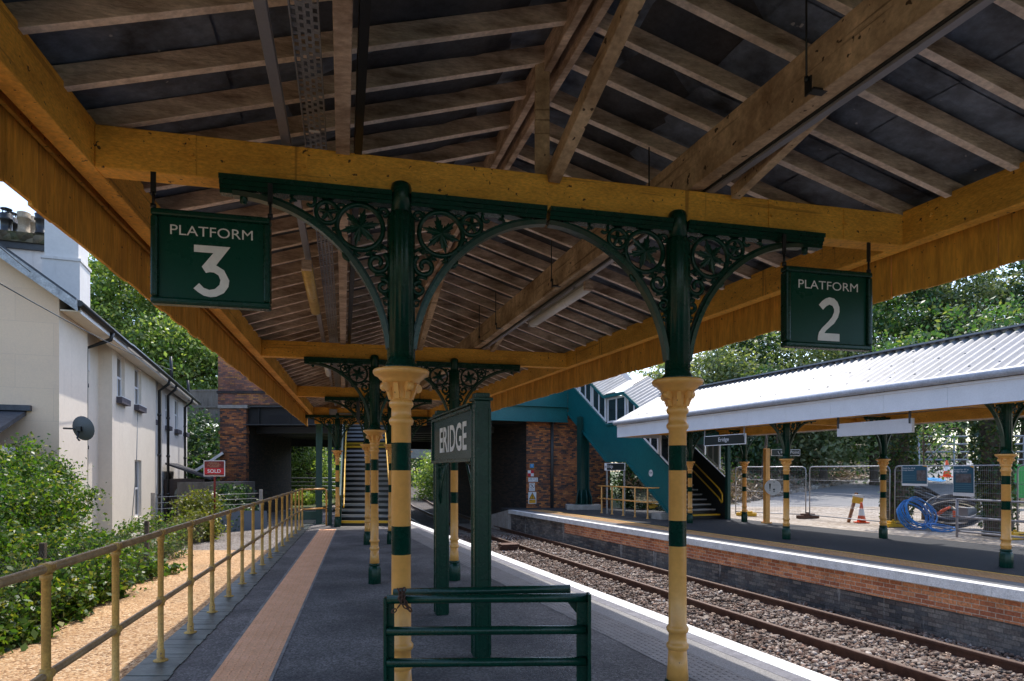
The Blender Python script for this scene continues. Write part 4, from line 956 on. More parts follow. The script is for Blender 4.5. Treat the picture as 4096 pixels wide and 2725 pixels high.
for f in (0.03,): m.prism([EV(0.1) + cross * 0.05 + Z3 * 3.27, EV(0.1) + cross * HALF + Z3 * 4.3, EV(LEN) + cross * HALF + Z3 * 4.3, EV(LEN) + cross * 0.05 + Z3 * 3.27], Z3 * 0.03, RAFTP); m.prism([EV(0.1) + cross * (2 * HALF - .05) + Z3 * 3.27, EV(0.1) + cross * HALF + Z3 * 4.3, EV(LEN) + cross * HALF + Z3 * 4.3, EV(LEN) + cross * (2 * HALF - .05) + Z3 * 3.27], Z3 * 0.03, RAFTP)
m.build('ceiling', None, fc)
for off in (0.35, 2 * HALF - 0.35):
    m = MB(); m.beam(EV(0.1) + cross * off + Z3 * 3.02, EV(LEN) + cross * off + Z3 * 3.02, 0.12, 0.24, Z3, OCHRE); m.build('side_beam', None, fc)
FARC = [((5.74, 20.45), 'small column of the far canopy close to the foot of the covered stairs'), ((7.69, 20.98), 'small column of the far canopy in the back row, left of the help point post'),
        ((6.78, 15.67), 'far canopy column in the middle of the far platform, in front of the help point sign'), ((9.29, 15.87), 'back row far canopy column beside the blue pipe coils'),
        ((8.65, 11.1), 'largest and nearest far canopy column, at the right edge of the photo')]
first = None
for (x, y), lab in FARC:
    if first is None:
        first = thing('iron_column', lab, 'column', (x, y, 0.1), 'cream and green columns under the far canopy', math.atan2(0.371, 0.9285)); column(first, FAR, 0.6, 0.95)
    else: dup(first, lab, (x, y, 0.1))
    m = MB(); t = (Y1 - y) / 0.9285
for yy in (20.7, 15.65, 11.4, 6.8):
    t = (Y1 - yy) / 0.9285; m = MB(); m.beam(EV(t) + cross * 0.1 + Z3 * 3.03, EV(t) + cross * (2 * HALF - 0.1) + Z3 * 3.03, 0.13, 0.2, Z3, OCHRE); m.build('cross_beam', None, fc)

def frame_sign(name, label, cat, c, ex, w, h, txt, th, tw, base=SIGNBLK, rim=0.02, group=None, tx=0.0, t=0.04):
    r_ = thing(name, label, cat, (0, 0, 0), group); ex = V(ex).normalized(); c = V(c); n = ex.cross(Z3)
    m = MB(); plate(m, c, ex, w, h, t, WHITEP); m.build('sign_rim', None, r_)
    m = MB(); plate(m, c + n * 0.004, ex, w - 2 * rim, h - 2 * rim, 0.003, base); m.build('sign_panel', None, r_)
    if txt: text('sign_lettering', txt, th, c + ex * tx + n * 0.004, ex, WHITEP, r_, tw)
    return r_
# hanging name sign, blank white panel, help point
a, b = V((5.12, 16.9, 0)) * 1.05, V((5.70, 15.5, 0)) * 1.05; ex = (b - a)
s_ = frame_sign('hanging_name_sign', 'black Eridge name sign hung from the far canopy', 'sign', (a + b) / 2 + Z3 * 2.615, ex, 1.6, 0.275, 'Eridge', 0.142, 0.4)
for q in (a + ex * 0.02, b - ex * 0.02): m = MB(); m.beam(q + Z3 * 2.68, q + Z3 * 2.95, 0.03, 0.02, ex, GREYPL); m.build('hanger', None, s_)
a, b = V((6.69, 13.05, 0)) * 1.05, V((7.28, 11.55, 0)) * 1.05; ex = b - a
s_ = thing('blank_panel', 'long blank grey-white panel hanging under the far canopy', 'panel'); m = MB(); plate(m, (a + b) / 2 + Z3 * 2.665, ex, ex.length, 0.275, 0.08, flat('panel_grey', (0.62, 0.6, 0.6), 0.5)); m.build('panel_case', None, s_)
for q in (a + ex * 0.02, b - ex * 0.02): m = MB(); m.beam(q + Z3 * 2.7, q + Z3 * 3.0, 0.04, 0.03, ex, DARKSTEEL); m.build('hanger', None, s_)
hp = thing('help_point', 'cream post with a round white help point disc and a black Help Point sign', 'help point', (8.19, 20.4, 0.1))
ca, sa = math.cos(R(-14)), math.sin(R(-14)); exh = V((0.97, -0.24, 0)).normalized(); nh = exh.cross(Z3)
m = MB(); m.box((0, 0, 1.2), (0.15, 0.15, 2.4), 0.2, CREAM); m.box((0, 0, 0.02), (0.24, 0.24, 0.04), 0.2, CREAM); m.build('post', None, hp, 0.006)
dc = V((0.14, -0.14, 1.16)); m = MB(); disc(m, dc + nh * 0.06, exh, 0.245, 0.13, 28, WHITEP); m.build('disc', None, hp)
m = MB(); disc(m, dc + nh * 0.063, exh, 0.232, 0.002, 28, flat('help_face', (0.6, 0.6, 0.62), 0.4)); m.build('disc_face', None, hp)
m = MB(); q = dc + nh * 0.066 - exh * 0.09; m.quad([q + exh * x + Z3 * z for x, z in ((-0.028, 0.12), (-0.012, -0.07), (0.012, -0.07), (0.028, 0.12))]); disc(m, q - Z3 * 0.1, exh, 0.014, 0.002, 10)
disc(m, dc + nh * 0.066 + exh * 0.03 - Z3 * 0.07, exh, 0.03, 0.002, 12); disc(m, dc + nh * 0.066 + exh * 0.03 - Z3 * 0.135, exh, 0.02, 0.002, 12); disc(m, dc + nh * 0.066 + exh * 0.03 + Z3 * 0.17, exh, 0.018, 0.002, 10); m.build('disc_marks', BLACK, hp)
text('disc_lettering', 'Help Point', 0.035, dc + nh * 0.066 + exh * 0.08 + Z3 * 0.07, exh, GREYPL, hp)
sc_ = V((0.6, -0.05, 2.27)); m = MB(); plate(m, sc_, (1, 0.06, 0), 0.95, 0.21, 0.04, WHITEP); plate(m, sc_ - V((0, 0.006, 0)), (1, 0.06, 0), 0.92, 0.18, 0.004, SIGNBLK); m.build('sign_panel', None, hp)
text('sign_lettering', 'Help Point', 0.125, sc_ + V((0.13, -0.01, 0)), (1, 0.06, 0), WHITEP, hp, 0.6)
m = MB(); disc(m, sc_ + V((-0.36, -0.014, 0)), (1, 0.06, 0), 0.05, 0.002, 16, WHITEP); m.box(sc_ + V((-0.36, -0.018, 0.01)), (0.014, 0.003, 0.07), 0, SIGNBLK); m.tube([sc_ + V((-0.26, -0.016, 0.05)), sc_ + V((-0.25, -0.016, 0.0)), sc_ + V((-0.21, -0.016, -0.05))], 0.012, 6, WHITEP); m.build('sign_symbol', None, hp)
m = MB(); m.tube([(0, 0, 2.4), (0.02, 0, 2.7), (-0.05, 0, 2.95)], 0.012, 6, GREYPL); m.build('cable', None, hp)

# ------------------------------------------------------------------ covered stairs on the far platform and the footbridge
aS = V((-0.3697, 0.9291, 0)); rS = V((0.9291, 0.3697, 0)); BS = V((5.6, 21.5, 0)); WS = 1.95
def SP(t, z, w=0.0): return BS + aS * t + rS * w + Z3 * z
cs = thing('covered_stairs', 'teal covered stairs with white windows and white roof rising from the far platform', 'stairs')
poly = [(-.15, .1), (.2, .1), (3.2, 2.13), (4.7, 2.13), (8.2, 4.4), (8.2, 5.93), (4.65, 3.65), (3.15, 3.65), (-.15, 1.52)]
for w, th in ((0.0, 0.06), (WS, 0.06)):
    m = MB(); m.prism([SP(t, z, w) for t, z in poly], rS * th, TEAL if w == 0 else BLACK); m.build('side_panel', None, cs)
m = MB()
for (t0, z0), (t1, z1) in zip(poly[5:8], poly[6:9]): m.beam(SP(t0, z0, -0.01), SP(t1, z1, -0.01), 0.1, 0.06, Z3, TEAL)
for (t0, z0), (t1, z1) in zip(poly[1:4], poly[2:5]): m.beam(SP(t0, z0 + 0.04, -0.01), SP(t1, z1 + 0.04, -0.01), 0.09, 0.07, Z3, TEAL)
m.build('panel_trim', None, cs)
def ztop(t): return float(np.interp(t, [-.15, 3.15, 4.65, 8.2], [1.52, 3.65, 3.65, 5.93]))
def window(t0, t1, w, out):
    a0, a1 = ztop(t0) + 0.07, ztop(t1) + 0.07; H = 1.0; f = 0.075; o = -0.03 if out else WS + 0.03
    Pq = lambda t, z: SP(t, z, o)
    m = MB(); tt = rS * 0.06
    for q in ([(t0, a0), (t1, a1), (t1, a1 + f), (t0, a0 + f)], [(t0, a0 + H - f), (t1, a1 + H - f), (t1, a1 + H), (t0, a0 + H)]): m.prism([Pq(*k) for k in q], tt, WHITEP)
    sl = (a1 - a0) / (t1 - t0)
    for u in (t0, (t0 + t1) / 2 - f / 2, t1 - f):
        zz = a0 + sl * (u - t0); m.prism([Pq(u, zz + f), Pq(u + f, zz + sl * f + f), Pq(u + f, zz + sl * f + H - f), Pq(u, zz + H - f)], tt, WHITEP)
    fr = m.build('window', None, cs)
    m = MB(); m.prism([SP(t0 + .02, a0 + .02, o + 0.02), SP(t1 - .02, a1 + .02, o + 0.02), SP(t1 - .02, a1 + H - .02, o + 0.02), SP(t0 + .02, a0 + H - .02, o + 0.02)], rS * 0.012, GLASS if out else MATS.get('pale_glass') or flat('pale_glass', (0.3, 0.34, 0.33), 0.1)); m.build('pane', None, fr)
for t0, t1 in ((-0.1, 0.95), (1.05, 2.05), (2.15, 3.1), (3.22, 4.6), (4.75, 5.85), (5.95, 7.0), (7.1, 8.15)): window(t0, t1, 0, True)
for t0, t1 in ((0.25, 0.95), (1.05, 2.05), (2.15, 3.1)): window(t0, t1, 0, False)
m = MB()
for (t0, t1) in ((-0.3, 3.15), (3.15, 4.65), (4.65, 8.3)):       # roof: eaves line, ridge, both slopes corrugated
    n = max(6, int((t1 - t0) / 0.07)); n -= n % 2
    for sd_ in (0, 1):
        vs = []
        for i in range(n + 1):
            t = t0 + (t1 - t0) * i / n; z = ztop(min(8.2, max(-.15, t))) + 1.2 + (0.03 if i % 2 else 0.0) + (0.02 if t0 == 3.15 else 0)
            vs += [SP(t, z, -0.18 if sd_ == 0 else WS + 0.2), SP(t, z + 0.62, WS / 2)]
        m.add(vs, [(2 * i, 2 * i + 2, 2 * i + 3, 2 * i + 1) for i in range(n)], ROOFW)
m.build('roof', None, cs)
m = MB()
pts = [(-0.3, ztop(-.15)), (3.15, 3.65), (4.65, 3.65), (8.3, 5.95)]
for (t0, z0), (t1, z1) in zip(pts[:-1], pts[1:]): m.beam(SP(t0, z0 + 1.13, -0.14), SP(t1, z1 + 1.13, -0.14), 0.12, 0.11, Z3, TEAL); m.beam(SP(t0, z0 + 1.13, WS + 0.14), SP(t1, z1 + 1.13, WS + 0.14), 0.1, 0.11, Z3, TEAL)
m.prism([SP(-0.3, 2.68, -0.15), SP(-0.3, 2.68, WS + 0.15), SP(-0.3, 2.8, WS + 0.15), SP(-0.3, 3.35, WS / 2), SP(-0.3, 2.8, -0.15)], aS * 0.05, TEAL)
m.build('eaves_gutter', None, cs)
for i in range(13):
    t = 0.15 + i * 0.245; z = 0.1 + 0.168 * (i + 1)
    m = MB(); m.prism([SP(t, z - 0.168, 0.07), SP(t, z - 0.168, WS - 0.01), SP(t, z - 0.05, WS - 0.01), SP(t, z - 0.05, 0.07)], aS * 0.02, BLACK)
    m.prism([SP(t, z - 0.05, 0.07), SP(t, z - 0.05, WS - 0.01), SP(t, z, WS - 0.01), SP(t, z, 0.07)], aS * 0.265, YELLOW if i == 0 else NOSE)
    m.build('step', None, cs)
m = MB(); m.prism([SP(0.15, 0.1, 0.07), SP(3.35, 2.28, 0.07), SP(4.7, 2.28, 0.07), SP(4.7, 2.2, 0.07), SP(3.4, 2.2, 0.07), SP(0.4, 0.1, 0.07)], rS * (WS - 0.08), BLACK); m.prism([SP(4.7, 2.2, 0.07), SP(8.2, 4.6, 0.07), SP(8.2, 4.5, 0.07), SP(4.8, 2.2, 0.07)], rS * (WS - 0.08), BLACK); m.build('flight_underside', None, cs)
for dz in (0.95, 0.62):
    m = MB(); m.tube([SP(-0.05, 0.1 + dz - 0.05, WS - 0.12), SP(0.1, 0.22 + dz, WS - 0.12), SP(3.15, 2.25 + dz, WS - 0.12)], 0.027, 8, YELLOW); m.tube([SP(-0.05, 0.1 + dz - 0.05, 0.16), SP(0.1, 0.22 + dz, 0.16), SP(3.15, 2.25 + dz, 0.16)], 0.027, 8, YELLOW); m.build('handrail', None, cs)
m = MB(); m.tube([SP(-0.05, 1.0, WS - 0.12), SP(-0.08, 0.95, WS - 0.12), SP(-0.08, 0.72, WS - 0.12), SP(-0.05, 0.67, WS - 0.12)], 0.027, 8, YELLOW); m.build('handrail_end', None, cs)
for w in (0.03, WS + 0.02):
    m = MB(); m.beam(SP(-0.2, 0.1, w), SP(-0.2, 2.7, w), 0.13, 0.13, aS, TEALD); m.build('end_post', None, cs)
m = MB(); m.beam(SP(0.55, 0.1, 0.25), SP(0.55, 0.55, 0.25), 0.35, 0.3, aS, TEALD); m.build('stair_bearing', None, cs)
m = MB(); m.box(SP(0.75, 0.19, 0.05), (0.75, 0.6, 0.26), math.atan2(rS.y, rS.x), CONC); m.build('concrete_pad', None, cs, 0.015)
m = MB(); c = SP(1.55, 1.7, -0.006); disc(m, c, -aS, 0.125, 0.004, 24, WHITEP); m.build('round_badge', None, cs)
text('badge_lettering', '579', 0.09, c - rS * 0.001, -aS, DARKSTEEL, cs)
# footbridge span
fb = thing('footbridge', 'teal steel footbridge span crossing the tracks in front of the brick bridge', 'footbridge')
F0, F1 = SP(8.25, 0), SP(8.25, 0) - rS * 9.5; DW = 1.95
for o in (0.0, DW):
    m = MB(); m.beam(F0 + aS * o + Z3 * 5.32, F1 + aS * o + Z3 * 5.32, 0.06, 1.22, Z3, TEAL); m.build('span_panel', None, fb)
    m = MB(); m.beam(F0 + aS * o + Z3 * 4.35, F1 + aS * o + Z3 * 4.35, 0.05, 0.66, Z3, TEAL); m.beam(F0 + aS * o + Z3 * 4.01, F1 + aS * o + Z3 * 4.01, 0.26, 0.035, Z3, TEAL); m.beam(F0 + aS * (o - 0.04) + Z3 * 4.695, F1 + aS * (o - 0.04) + Z3 * 4.695, 0.3, 0.04, Z3, TEAL); m.build('girder', None, fb)
m = MB(); m.beam(F0 + aS * DW / 2 + Z3 * 4.55, F1 + aS * DW / 2 + Z3 * 4.55, DW, 0.1, Z3, BLACK); m.build('deck', None, fb)
m = MB(); m.beam(F0 + aS * DW / 2 + Z3 * 7.2, F1 + aS * DW / 2 + Z3 * 7.2, DW + 0.3, 0.1, Z3, ROOFW); m.build('roof', None, fb)
for k in range(8):
    c = F0 - rS * (0.3 + k * 1.15); m = MB()
    for o in (0, DW): m.beam(c + aS * o + Z3 * 5.93, c + aS * o + Z3 * 7.15, 0.1, 0.08, aS, WHITEP)
    m.build('window_post', None, fb)
stc = thing('bridge_column', 'dark teal steel column on a concrete pad carrying the footbridge, against the brick wall', 'column', (3.12, 27.8, 0.1))
m = MB()
for q in (-0.2, 0.2): m.box((q * 0.93, q * 0.37, 2.1), (0.03, 0.36, 3.9), math.atan2(0.37, 0.93), TEALD)
m.box((0, 0, 2.1), (0.36, 0.03, 3.9), math.atan2(0.37, 0.93), TEALD); m.box((0, 0, 0.22), (0.75, 0.6, 0.03), 0.38, TEALD); m.build('shaft', None, stc)
m = MB()
for q in (-0.32, -0.12, 0.12, 0.32): m.prism([(q, -0.3, 0.22), (q, -0.3, 0.55), (q * 0.7, -0.15, 0.85), (q * 0.7, 0.1, 0.85), (q, 0.25, 0.22)], (0.03, 0, 0), TEALD)
m.build('gusset', None, stc)
m = MB(); m.box((0, 0, 0.1), (1.5, 0.9, 0.22), 0.0, CONC); m.build('concrete_pad', None, stc, 0.02)

# open stairs at the end of the near platform
ns = thing('open_stairs', 'steep dark stairs with grey nosings at the end of the near platform, facing the camera', 'stairs')
aN = V((-0.235, 0.972, 0)); rN = V((0.972, 0.235, 0)); BN = V((-5.53, 20.55, 0)) ; WN = 1.65
def NP(t, z, w=0.0): return BN + aN * t + V((1, 0.0, 0)) * w + Z3 * z
tN, zN = 0.0, 0.0
for i in range(27):
    top = zN + 0.172
    land = (i == 15)
    m = MB(); m.prism([NP(tN, zN, 0), NP(tN, zN, WN), NP(tN, top - 0.08, WN), NP(tN, top - 0.08, 0)], aN * 0.02, BLACK)
    m.prism([NP(tN - 0.02, top - 0.08, 0), NP(tN - 0.02, top - 0.08, WN), NP(tN - 0.02, top, WN), NP(tN - 0.02, top, 0)], aN * 0.03, YELLOW if i in (0, 15, 16) else NOSE)
    m.prism([NP(tN, top, 0), NP(tN, top, WN), NP(tN, top - 0.03, WN), NP(tN, top - 0.03, 0)], aN * (1.2 if land else 0.275), BLACK)
    m.build('step', None, ns); tN += 1.2 if land else 0.265; zN = top
for w in (-0.06, WN + 0.02):
    m = MB(); m.prism([NP(-0.1, 0.0, w), NP(0.3, 0.0, w), NP(4.3, 2.45, w), NP(5.4, 2.45, w), NP(8.3, 4.3, w), NP(8.3, 5.6, w), NP(5.3, 3.85, w), NP(4.2, 3.85, w), NP(0.5, 1.35, w), NP(-0.1, 1.0, w)], V((0.05, 0, 0)), TEALD); m.build('side_panel', None, ns)
    for dz in ((0.62, 0.95) if w < 0 else (0.95,)):
        m = MB(); q = 0.14 if w < 0 else -0.1
        m.tube([NP(-0.2, dz, w + q), NP(0.1, 0.1 + dz, w + q), NP(4.1, 2.65 + dz, w + q), NP(5.3, 2.7 + dz, w + q), NP(8.0, 4.5 + dz, w + q)], 0.021, 8, YELLOW); m.build('handrail', None, ns)
m = MB(); m.beam(NP(0.1, 4.3, -0.1) + Z3 * 0.0, NP(8.4, 7.4, -0.1), 0.08, 0.1, Z3, TEALD); m.prism([NP(4.0, 5.9, -0.2), NP(4.0, 5.9, WN + 0.2), NP(8.6, 7.3, WN + 0.2), NP(8.6, 7.3, -0.2)], (0, 0, 0.06), BLACK); m.build('roof', None, ns)
for q, lab in (((1276.5, 2097), 'green steel post left of the dark stairs, beside the fence corner'), ((1320, 2101), 'thinner dark green steel post beside the foot of the dark stairs')):
    c = gnd(*q); t = thing('steel_post', lab, 'post', c, 'green steel posts by the dark stairs'); wd = 0.19 if q[0] < 1300 else 0.12
    m = MB(); m.box((0, 0, 1.9), (wd, wd, 3.8), 0.2, TEALD); m.box((0, 0, 0.012), (wd * 1.9, wd * 1.9, 0.024), 0.2, TEALD); m.build('shaft', None, t, 0.006)
    if q[0] < 1300:
        m = MB(); m.box((-0.5, 0.1, 0.28), (1.0, 0.1, 0.28), 0.2, TEALD); m.build('low_panel', None, t)

# ------------------------------------------------------------------ brick road bridge
rb = thing('road_bridge', 'old brick road bridge with black iron girder spanning the tracks behind the stairs', 'bridge')
YBr = 30.5
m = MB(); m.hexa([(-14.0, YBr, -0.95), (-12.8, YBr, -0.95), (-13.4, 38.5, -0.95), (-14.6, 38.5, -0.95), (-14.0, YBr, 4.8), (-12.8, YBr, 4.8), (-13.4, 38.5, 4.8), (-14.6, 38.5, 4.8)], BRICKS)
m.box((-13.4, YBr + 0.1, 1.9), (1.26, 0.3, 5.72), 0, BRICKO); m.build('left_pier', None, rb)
m = MB(); m.box((-13.4, YBr + 0.1, 4.86), (1.42, 0.42, 0.16), 0, CONC); m.build('pier_cap', None, rb, 0.01); m = MB(); m.box((-13.4, YBr + 0.08, 3.62), (1.34, 0.36, 0.16), 0, BRICKO); m.build('pier_band', None, rb)
m = MB(); m.box((-5.5, YBr + 0.15, 6.15), (17.2, 0.5, 2.4), 0, BRICKU); m.build('parapet', None, rb)
m = MB(); m.box((-5.5, YBr + 0.13, 5.55), (17.3, 0.56, 0.12), 0, brick('string_course', [(0.05, 0.04, 0.04), (0.08, 0.06, 0.055)], (0.06, 0.05, 0.05), 0)); m.box((-5.5, YBr + 0.15, 7.42), (17.3, 0.62, 0.14), 0, CONC); m.build('coping', None, rb)
m = MB(); m.box((-6.1, YBr + 0.2, 4.42), (13.6, 0.05, 0.9), 0, BLACK); m.box((-6.1, YBr + 0.1, 4.0), (13.6, 0.36, 0.05), 0, DARKSTEEL); m.box((-6.1, YBr + 0.1, 4.86), (13.6, 0.36, 0.05), 0, DARKSTEEL)
for k in range(9): m.box((-12.2 + k * 1.5, YBr + 0.12, 4.42), (0.05, 0.14, 0.82), 0, BLACK)
m.build('iron_girder', None, rb)
m = MB(); m.prism([(-13.2, 30.8, 3.98), (0.9, 29.6, 3.98), (-5.4, 46, 3.98), (-14.2, 39, 3.98)], (0, 0, 0.5), BLACK)
m.beam((-14.2, 38.9, 3.7), (-5.4, 45.9, 3.7), 0.3, 0.8, Z3, DARKSTEEL)
for k in range(5): m.beam((-12.7, 31.6 + k * 1.3, 3.8), (-0.9 - k * 0.5, 31.2 + k * 2.4, 3.8), 0.28, 0.33, Z3, BLACK)
m.build('deck', None, rb)
m = MB(); W0, W1 = V((0.66, 29.05, 0)), V((4.7, 30.3, 0)); dw = (W1 - W0).normalized(); nw = dw.cross(Z3)
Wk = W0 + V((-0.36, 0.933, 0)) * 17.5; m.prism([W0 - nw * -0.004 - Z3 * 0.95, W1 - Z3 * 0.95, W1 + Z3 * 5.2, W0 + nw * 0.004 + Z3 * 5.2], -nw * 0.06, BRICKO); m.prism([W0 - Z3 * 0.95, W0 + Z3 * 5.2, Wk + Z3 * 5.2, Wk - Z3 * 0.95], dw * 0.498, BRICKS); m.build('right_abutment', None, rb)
m = MB(); c = W0.lerp(W1, 0.29) + nw * 0.07; m.tube([c - Z3 * 0.0, c + Z3 * 4.6], 0.075, 10, DARKSTEEL); m.build('drain_pipe', None, rb)
# concrete bridge farther along the line
cb = thing('concrete_bridge', 'pale concrete bridge beam across the line far beyond the brick bridge', 'bridge', (0, 0, 0)); m = MB(); m.box((-14, 62, 3.55), (26, 3, 1.15), 0.2, CONC); m.build('beam', None, cb); m = MB(); m.box((-5, 64.6, 1.0), (2.0, 3, 5), 0.2, CONC); m.box((-26, 62, 1.0), (6, 3, 5), 0.2, CONC); m.build('pier', None, cb)

# small signs on the abutment
def wall_at(px, py):        # point on the abutment face seen in that direction
    u = (px - CX) / FPX; k = (u * W0.y - W0.x) / (dw.x - u * dw.y); p = W0 + dw * k; return V((p.x, p.y, CAMZ + (HY - py) / FPX * p.y)) + nw * 0.02
PX = 1 / 7.125
def wsign(name, label, x0, y0, x1, y1):
    a, b = wall_at(2080 + x0 * PX, 1820 + y1 * PX), wall_at(2080 + x1 * PX, 1820 + y0 * PX)
    t = thing(name, label, 'sign', (0, 0, 0)); c = (a + b) / 2; w = V((b.x - a.x, b.y - a.y, 0)).length; h = b.z - a.z
    return t, c, w, h
YB2 = flat('sign_yellow', (0.75, 0.36, 0.01), 0.5)
t, c, w, h = wsign('wall_sign', 'small blue sign with a white S and striped border on the brick abutment', 265, 240, 405, 385)
m = MB(); plate(m, c, dw, w, h, 0.015, YB2)
for i in range(6):
    for s_ in (-1, 1): m2 = V(c); m.add([c + nw * 0.002 + dw * (w * (i - 2.5) / 6 + q[0] * w) + Z3 * (s_ * h * 0.45 + q[1] * h) for q in ((-0.05, -0.05), (0.02, -0.05), (0.06, 0.05), (-0.01, 0.05))], [(0, 1, 2, 3)], BLACK); m.add([c + nw * 0.002 + dw * (s_ * w * 0.45 + q[0] * w) + Z3 * (h * (i - 2.5) / 6 + q[1] * h) for q in ((-0.05, -0.05), (0.05, -0.01), (0.05, 0.06), (-0.05, 0.02))], [(0, 1, 2, 3)], BLACK)
m.build('sign_panel', None, t); m = MB(); plate(m, c + nw * 0.005, dw, w * 0.8, h * 0.8, 0.002, BLUES); m.build('sign_field', None, t); text('sign_lettering', 'S', h * 0.45, c + nw * 0.006 + Z3 * h * 0.1, dw, WHITEP, t)
t, c, w, h = wsign('wall_sign', 'red and white quartered sign on the brick abutment', 220, 440, 388, 612)
m = MB(); plate(m, c, dw, w, h, 0.015, WHITEP); m.build('sign_panel', None, t); m = MB(); plate(m, c + dw * w / 4 + Z3 * h / 4 + nw * 0.003, dw, w / 2, h / 2, 0.002, REDP); plate(m, c - dw * w / 4 - Z3 * h / 4 + nw * 0.003, dw, w / 2, h / 2, 0.002, REDP); m.build('red_squares', None, t)
t, c, w, h = wsign('wall_sign', 'wide white sign lettered LMK TO US on the brick abutment', 236, 648, 505, 765)
m = MB(); plate(m, c, dw, w, h, 0.015, WHITEP); m.build('sign_panel', None, t); text('sign_lettering', 'LMK TO US', h * 0.34, c + Z3 * h * 0.18, dw, BLACK, t, w * 0.84, )
m = MB(); m.add([c + nw * 0.004 + dw * x * w + Z3 * z * h for x, z in ((-0.44, -0.14), (0.0, -0.12), (0.0, -0.16), (-0.44, -0.18), (0.1, -0.3), (0.42, -0.15), (0.45, -0.3), (0.1, -0.42))], [(3, 2, 1, 0), (7, 6, 5, 4)], GREYPL); m.build('sign_marks', None, t)
t, c, w, h = wsign('wall_sign', 'white no pedestrians sign with a red circle on the brick abutment', 258, 797, 420, 1033)
m = MB(); plate(m, c, dw, w, h, 0.015, WHITEP); m.build('sign_panel', None, t); cc = c + Z3 * h * 0.15 + nw * 0.004
m = MB(); disc(m, cc, dw, w * 0.44, 0.001, 28, REDD, r0=w * 0.39); m.build('red_ring', None, t)
m = MB(); q = lambda pts, wd: strokes(m, [(x * w, z * w) for x, z in pts], wd * w, cc, dw, 0.002)
q([(-0.02, 0.14), (0.02, -0.05)], 0.13); q([(0.02, -0.05), (-0.12, -0.3)], 0.06); q([(0.02, -0.05), (0.12, -0.16), (0.2, -0.3)], 0.06); q([(-0.02, 0.12), (-0.16, 0.02)], 0.05); q([(0.02, 0.12), (0.16, 0.0)], 0.05); disc(m, cc + Z3 * w * 0.25 - dw * w * 0.04 + nw * 0.002, dw, w * 0.055, 0.001, 12); m.build('walking_figure', BLACK, t)
m = MB(); strokes(m, [(-0.28 * w, 0.28 * w), (0.28 * w, -0.28 * w)], 0.05 * w, cc, dw, 0.004); m.build('red_bar', REDD, t)
m = MB(); plate(m, c - Z3 * h * 0.33 + nw * 0.003, dw, w * 0.8, h * 0.03, 0.001, GREYPL); plate(m, c - Z3 * h * 0.39 + nw * 0.003, dw, w * 0.8, h * 0.03, 0.001, GREYPL); m.build('small_print', None, t)
t, c, w, h = wsign('wall_sign', 'white sign with a yellow warning triangle at the foot of the brick abutment', 235, 1057, 460, 1392)
m = MB(); plate(m, c, dw, w, h, 0.015, WHITEP); m.build('sign_panel', None, t); cc = c + Z3 * h * 0.17
m = MB(); m.quad([cc + nw * 0.004 + dw * x * w + Z3 * z * w for x, z in ((-0.43, -0.4), (0.43, -0.4), (0, 0.42))]); m.build('triangle_border', BLACK, t)
m = MB(); m.quad([cc + nw * 0.006 + dw * x * w + Z3 * z * w for x, z in ((-0.33, -0.34), (0.33, -0.34), (0, 0.28))]); plate(m, c - Z3 * h * 0.3 + nw * 0.004, dw, w * 0.84, h * 0.29, 0.001); m.build('yellow_field', YB2, t)
m = MB(); plate(m, cc + nw * 0.008 - Z3 * w * 0.05, dw, w * 0.07, w * 0.28, 0.001); disc(m, cc + nw * 0.008 - Z3 * w * 0.27, dw, w * 0.045, 0.001, 10); plate(m, c - Z3 * h * 0.22 - dw * w * 0.2 + nw * 0.006, dw, w * 0.36, h * 0.03, 0.001); m.build('exclamation_mark', BLACK, t)

# wide post sign with the rail arrows at the end of the far platform
a, b = at(2411, 1868, 25.0), at(2507, 1867, 24.2); ex = b - a; ex.z = 0
s_ = frame_sign('post_sign', 'black Eridge sign with a white arrows panel, on posts before the teal stairs', 'sign', (a + b) / 2, ex, 0.96, 0.29, 'Eridge', 0.16, 0.26, tx=-0.2)
c = (a + b) / 2; n = ex.normalized().cross(Z3); e1 = ex.normalized()
m = MB(); plate(m, c - e1 * 0.42 + n * 0.007, e1, 0.11, 0.27, 0.002, WHITEP); m.build('arrow_panel', None, s_)
m = MB(); q = c - e1 * 0.42
for pts in ([(-0.04, 0.018), (0.04, 0.018)], [(-0.04, -0.018), (0.04, -0.018)], [(-0.022, -0.018), (0.02, 0.018)], [(-0.0, 0.045), (0.022, 0.018)], [(0.0, -0.045), (-0.022, -0.018)]): strokes(m, pts, 0.012, q, e1, 0.009)
m.build('double_arrow', SIGNBLK, s_)
for q in (-0.4, 0.42):
    m = MB(); m.beam(c + e1 * q - n * 0.05 - Z3 * 0.1, V(((c + e1 * q - n * 0.05).x, (c + e1 * q - n * 0.05).y, 0.1)), 0.05, 0.05, e1, GALV); m.build('sign_post', None, s_)
# short cream railing before the stairs
cr_ = thing('short_railing', 'short cream tube railing with five posts below the teal stairs', 'railing', (0, 0, 0))
A, B = V((3.57, 25.25, 0.1)), V((4.77, 22.3, 0.1))
for i in range(5):
    c = A.lerp(B, i / 4); m = MB(); m.lathe(c, [(0.06, 0), (0.06, 0.012), (0.034, 0.02), (0.027, 0.1), (0.027, 1.08)], 10, CREAM); m.build('rail_post', None, cr_)
for z in (1.08, 0.58):
    m = MB(); m.tube([A + Z3 * z - (B - A) * 0.09, B + Z3 * z], 0.027, 10, CREAM); m.build('rail', None, cr_)
m = MB(); m.tube([B + Z3 * 1.08, B + V((0.9, 0.35, 1.08)), B + V((0.9, 0.35, 0.0))], 0.027, 8, CREAM); m.tube([B + Z3 * 0.58, B + V((0.9, 0.35, 0.58))], 0.025, 8, CREAM); m.build('return_rail', None, cr_)
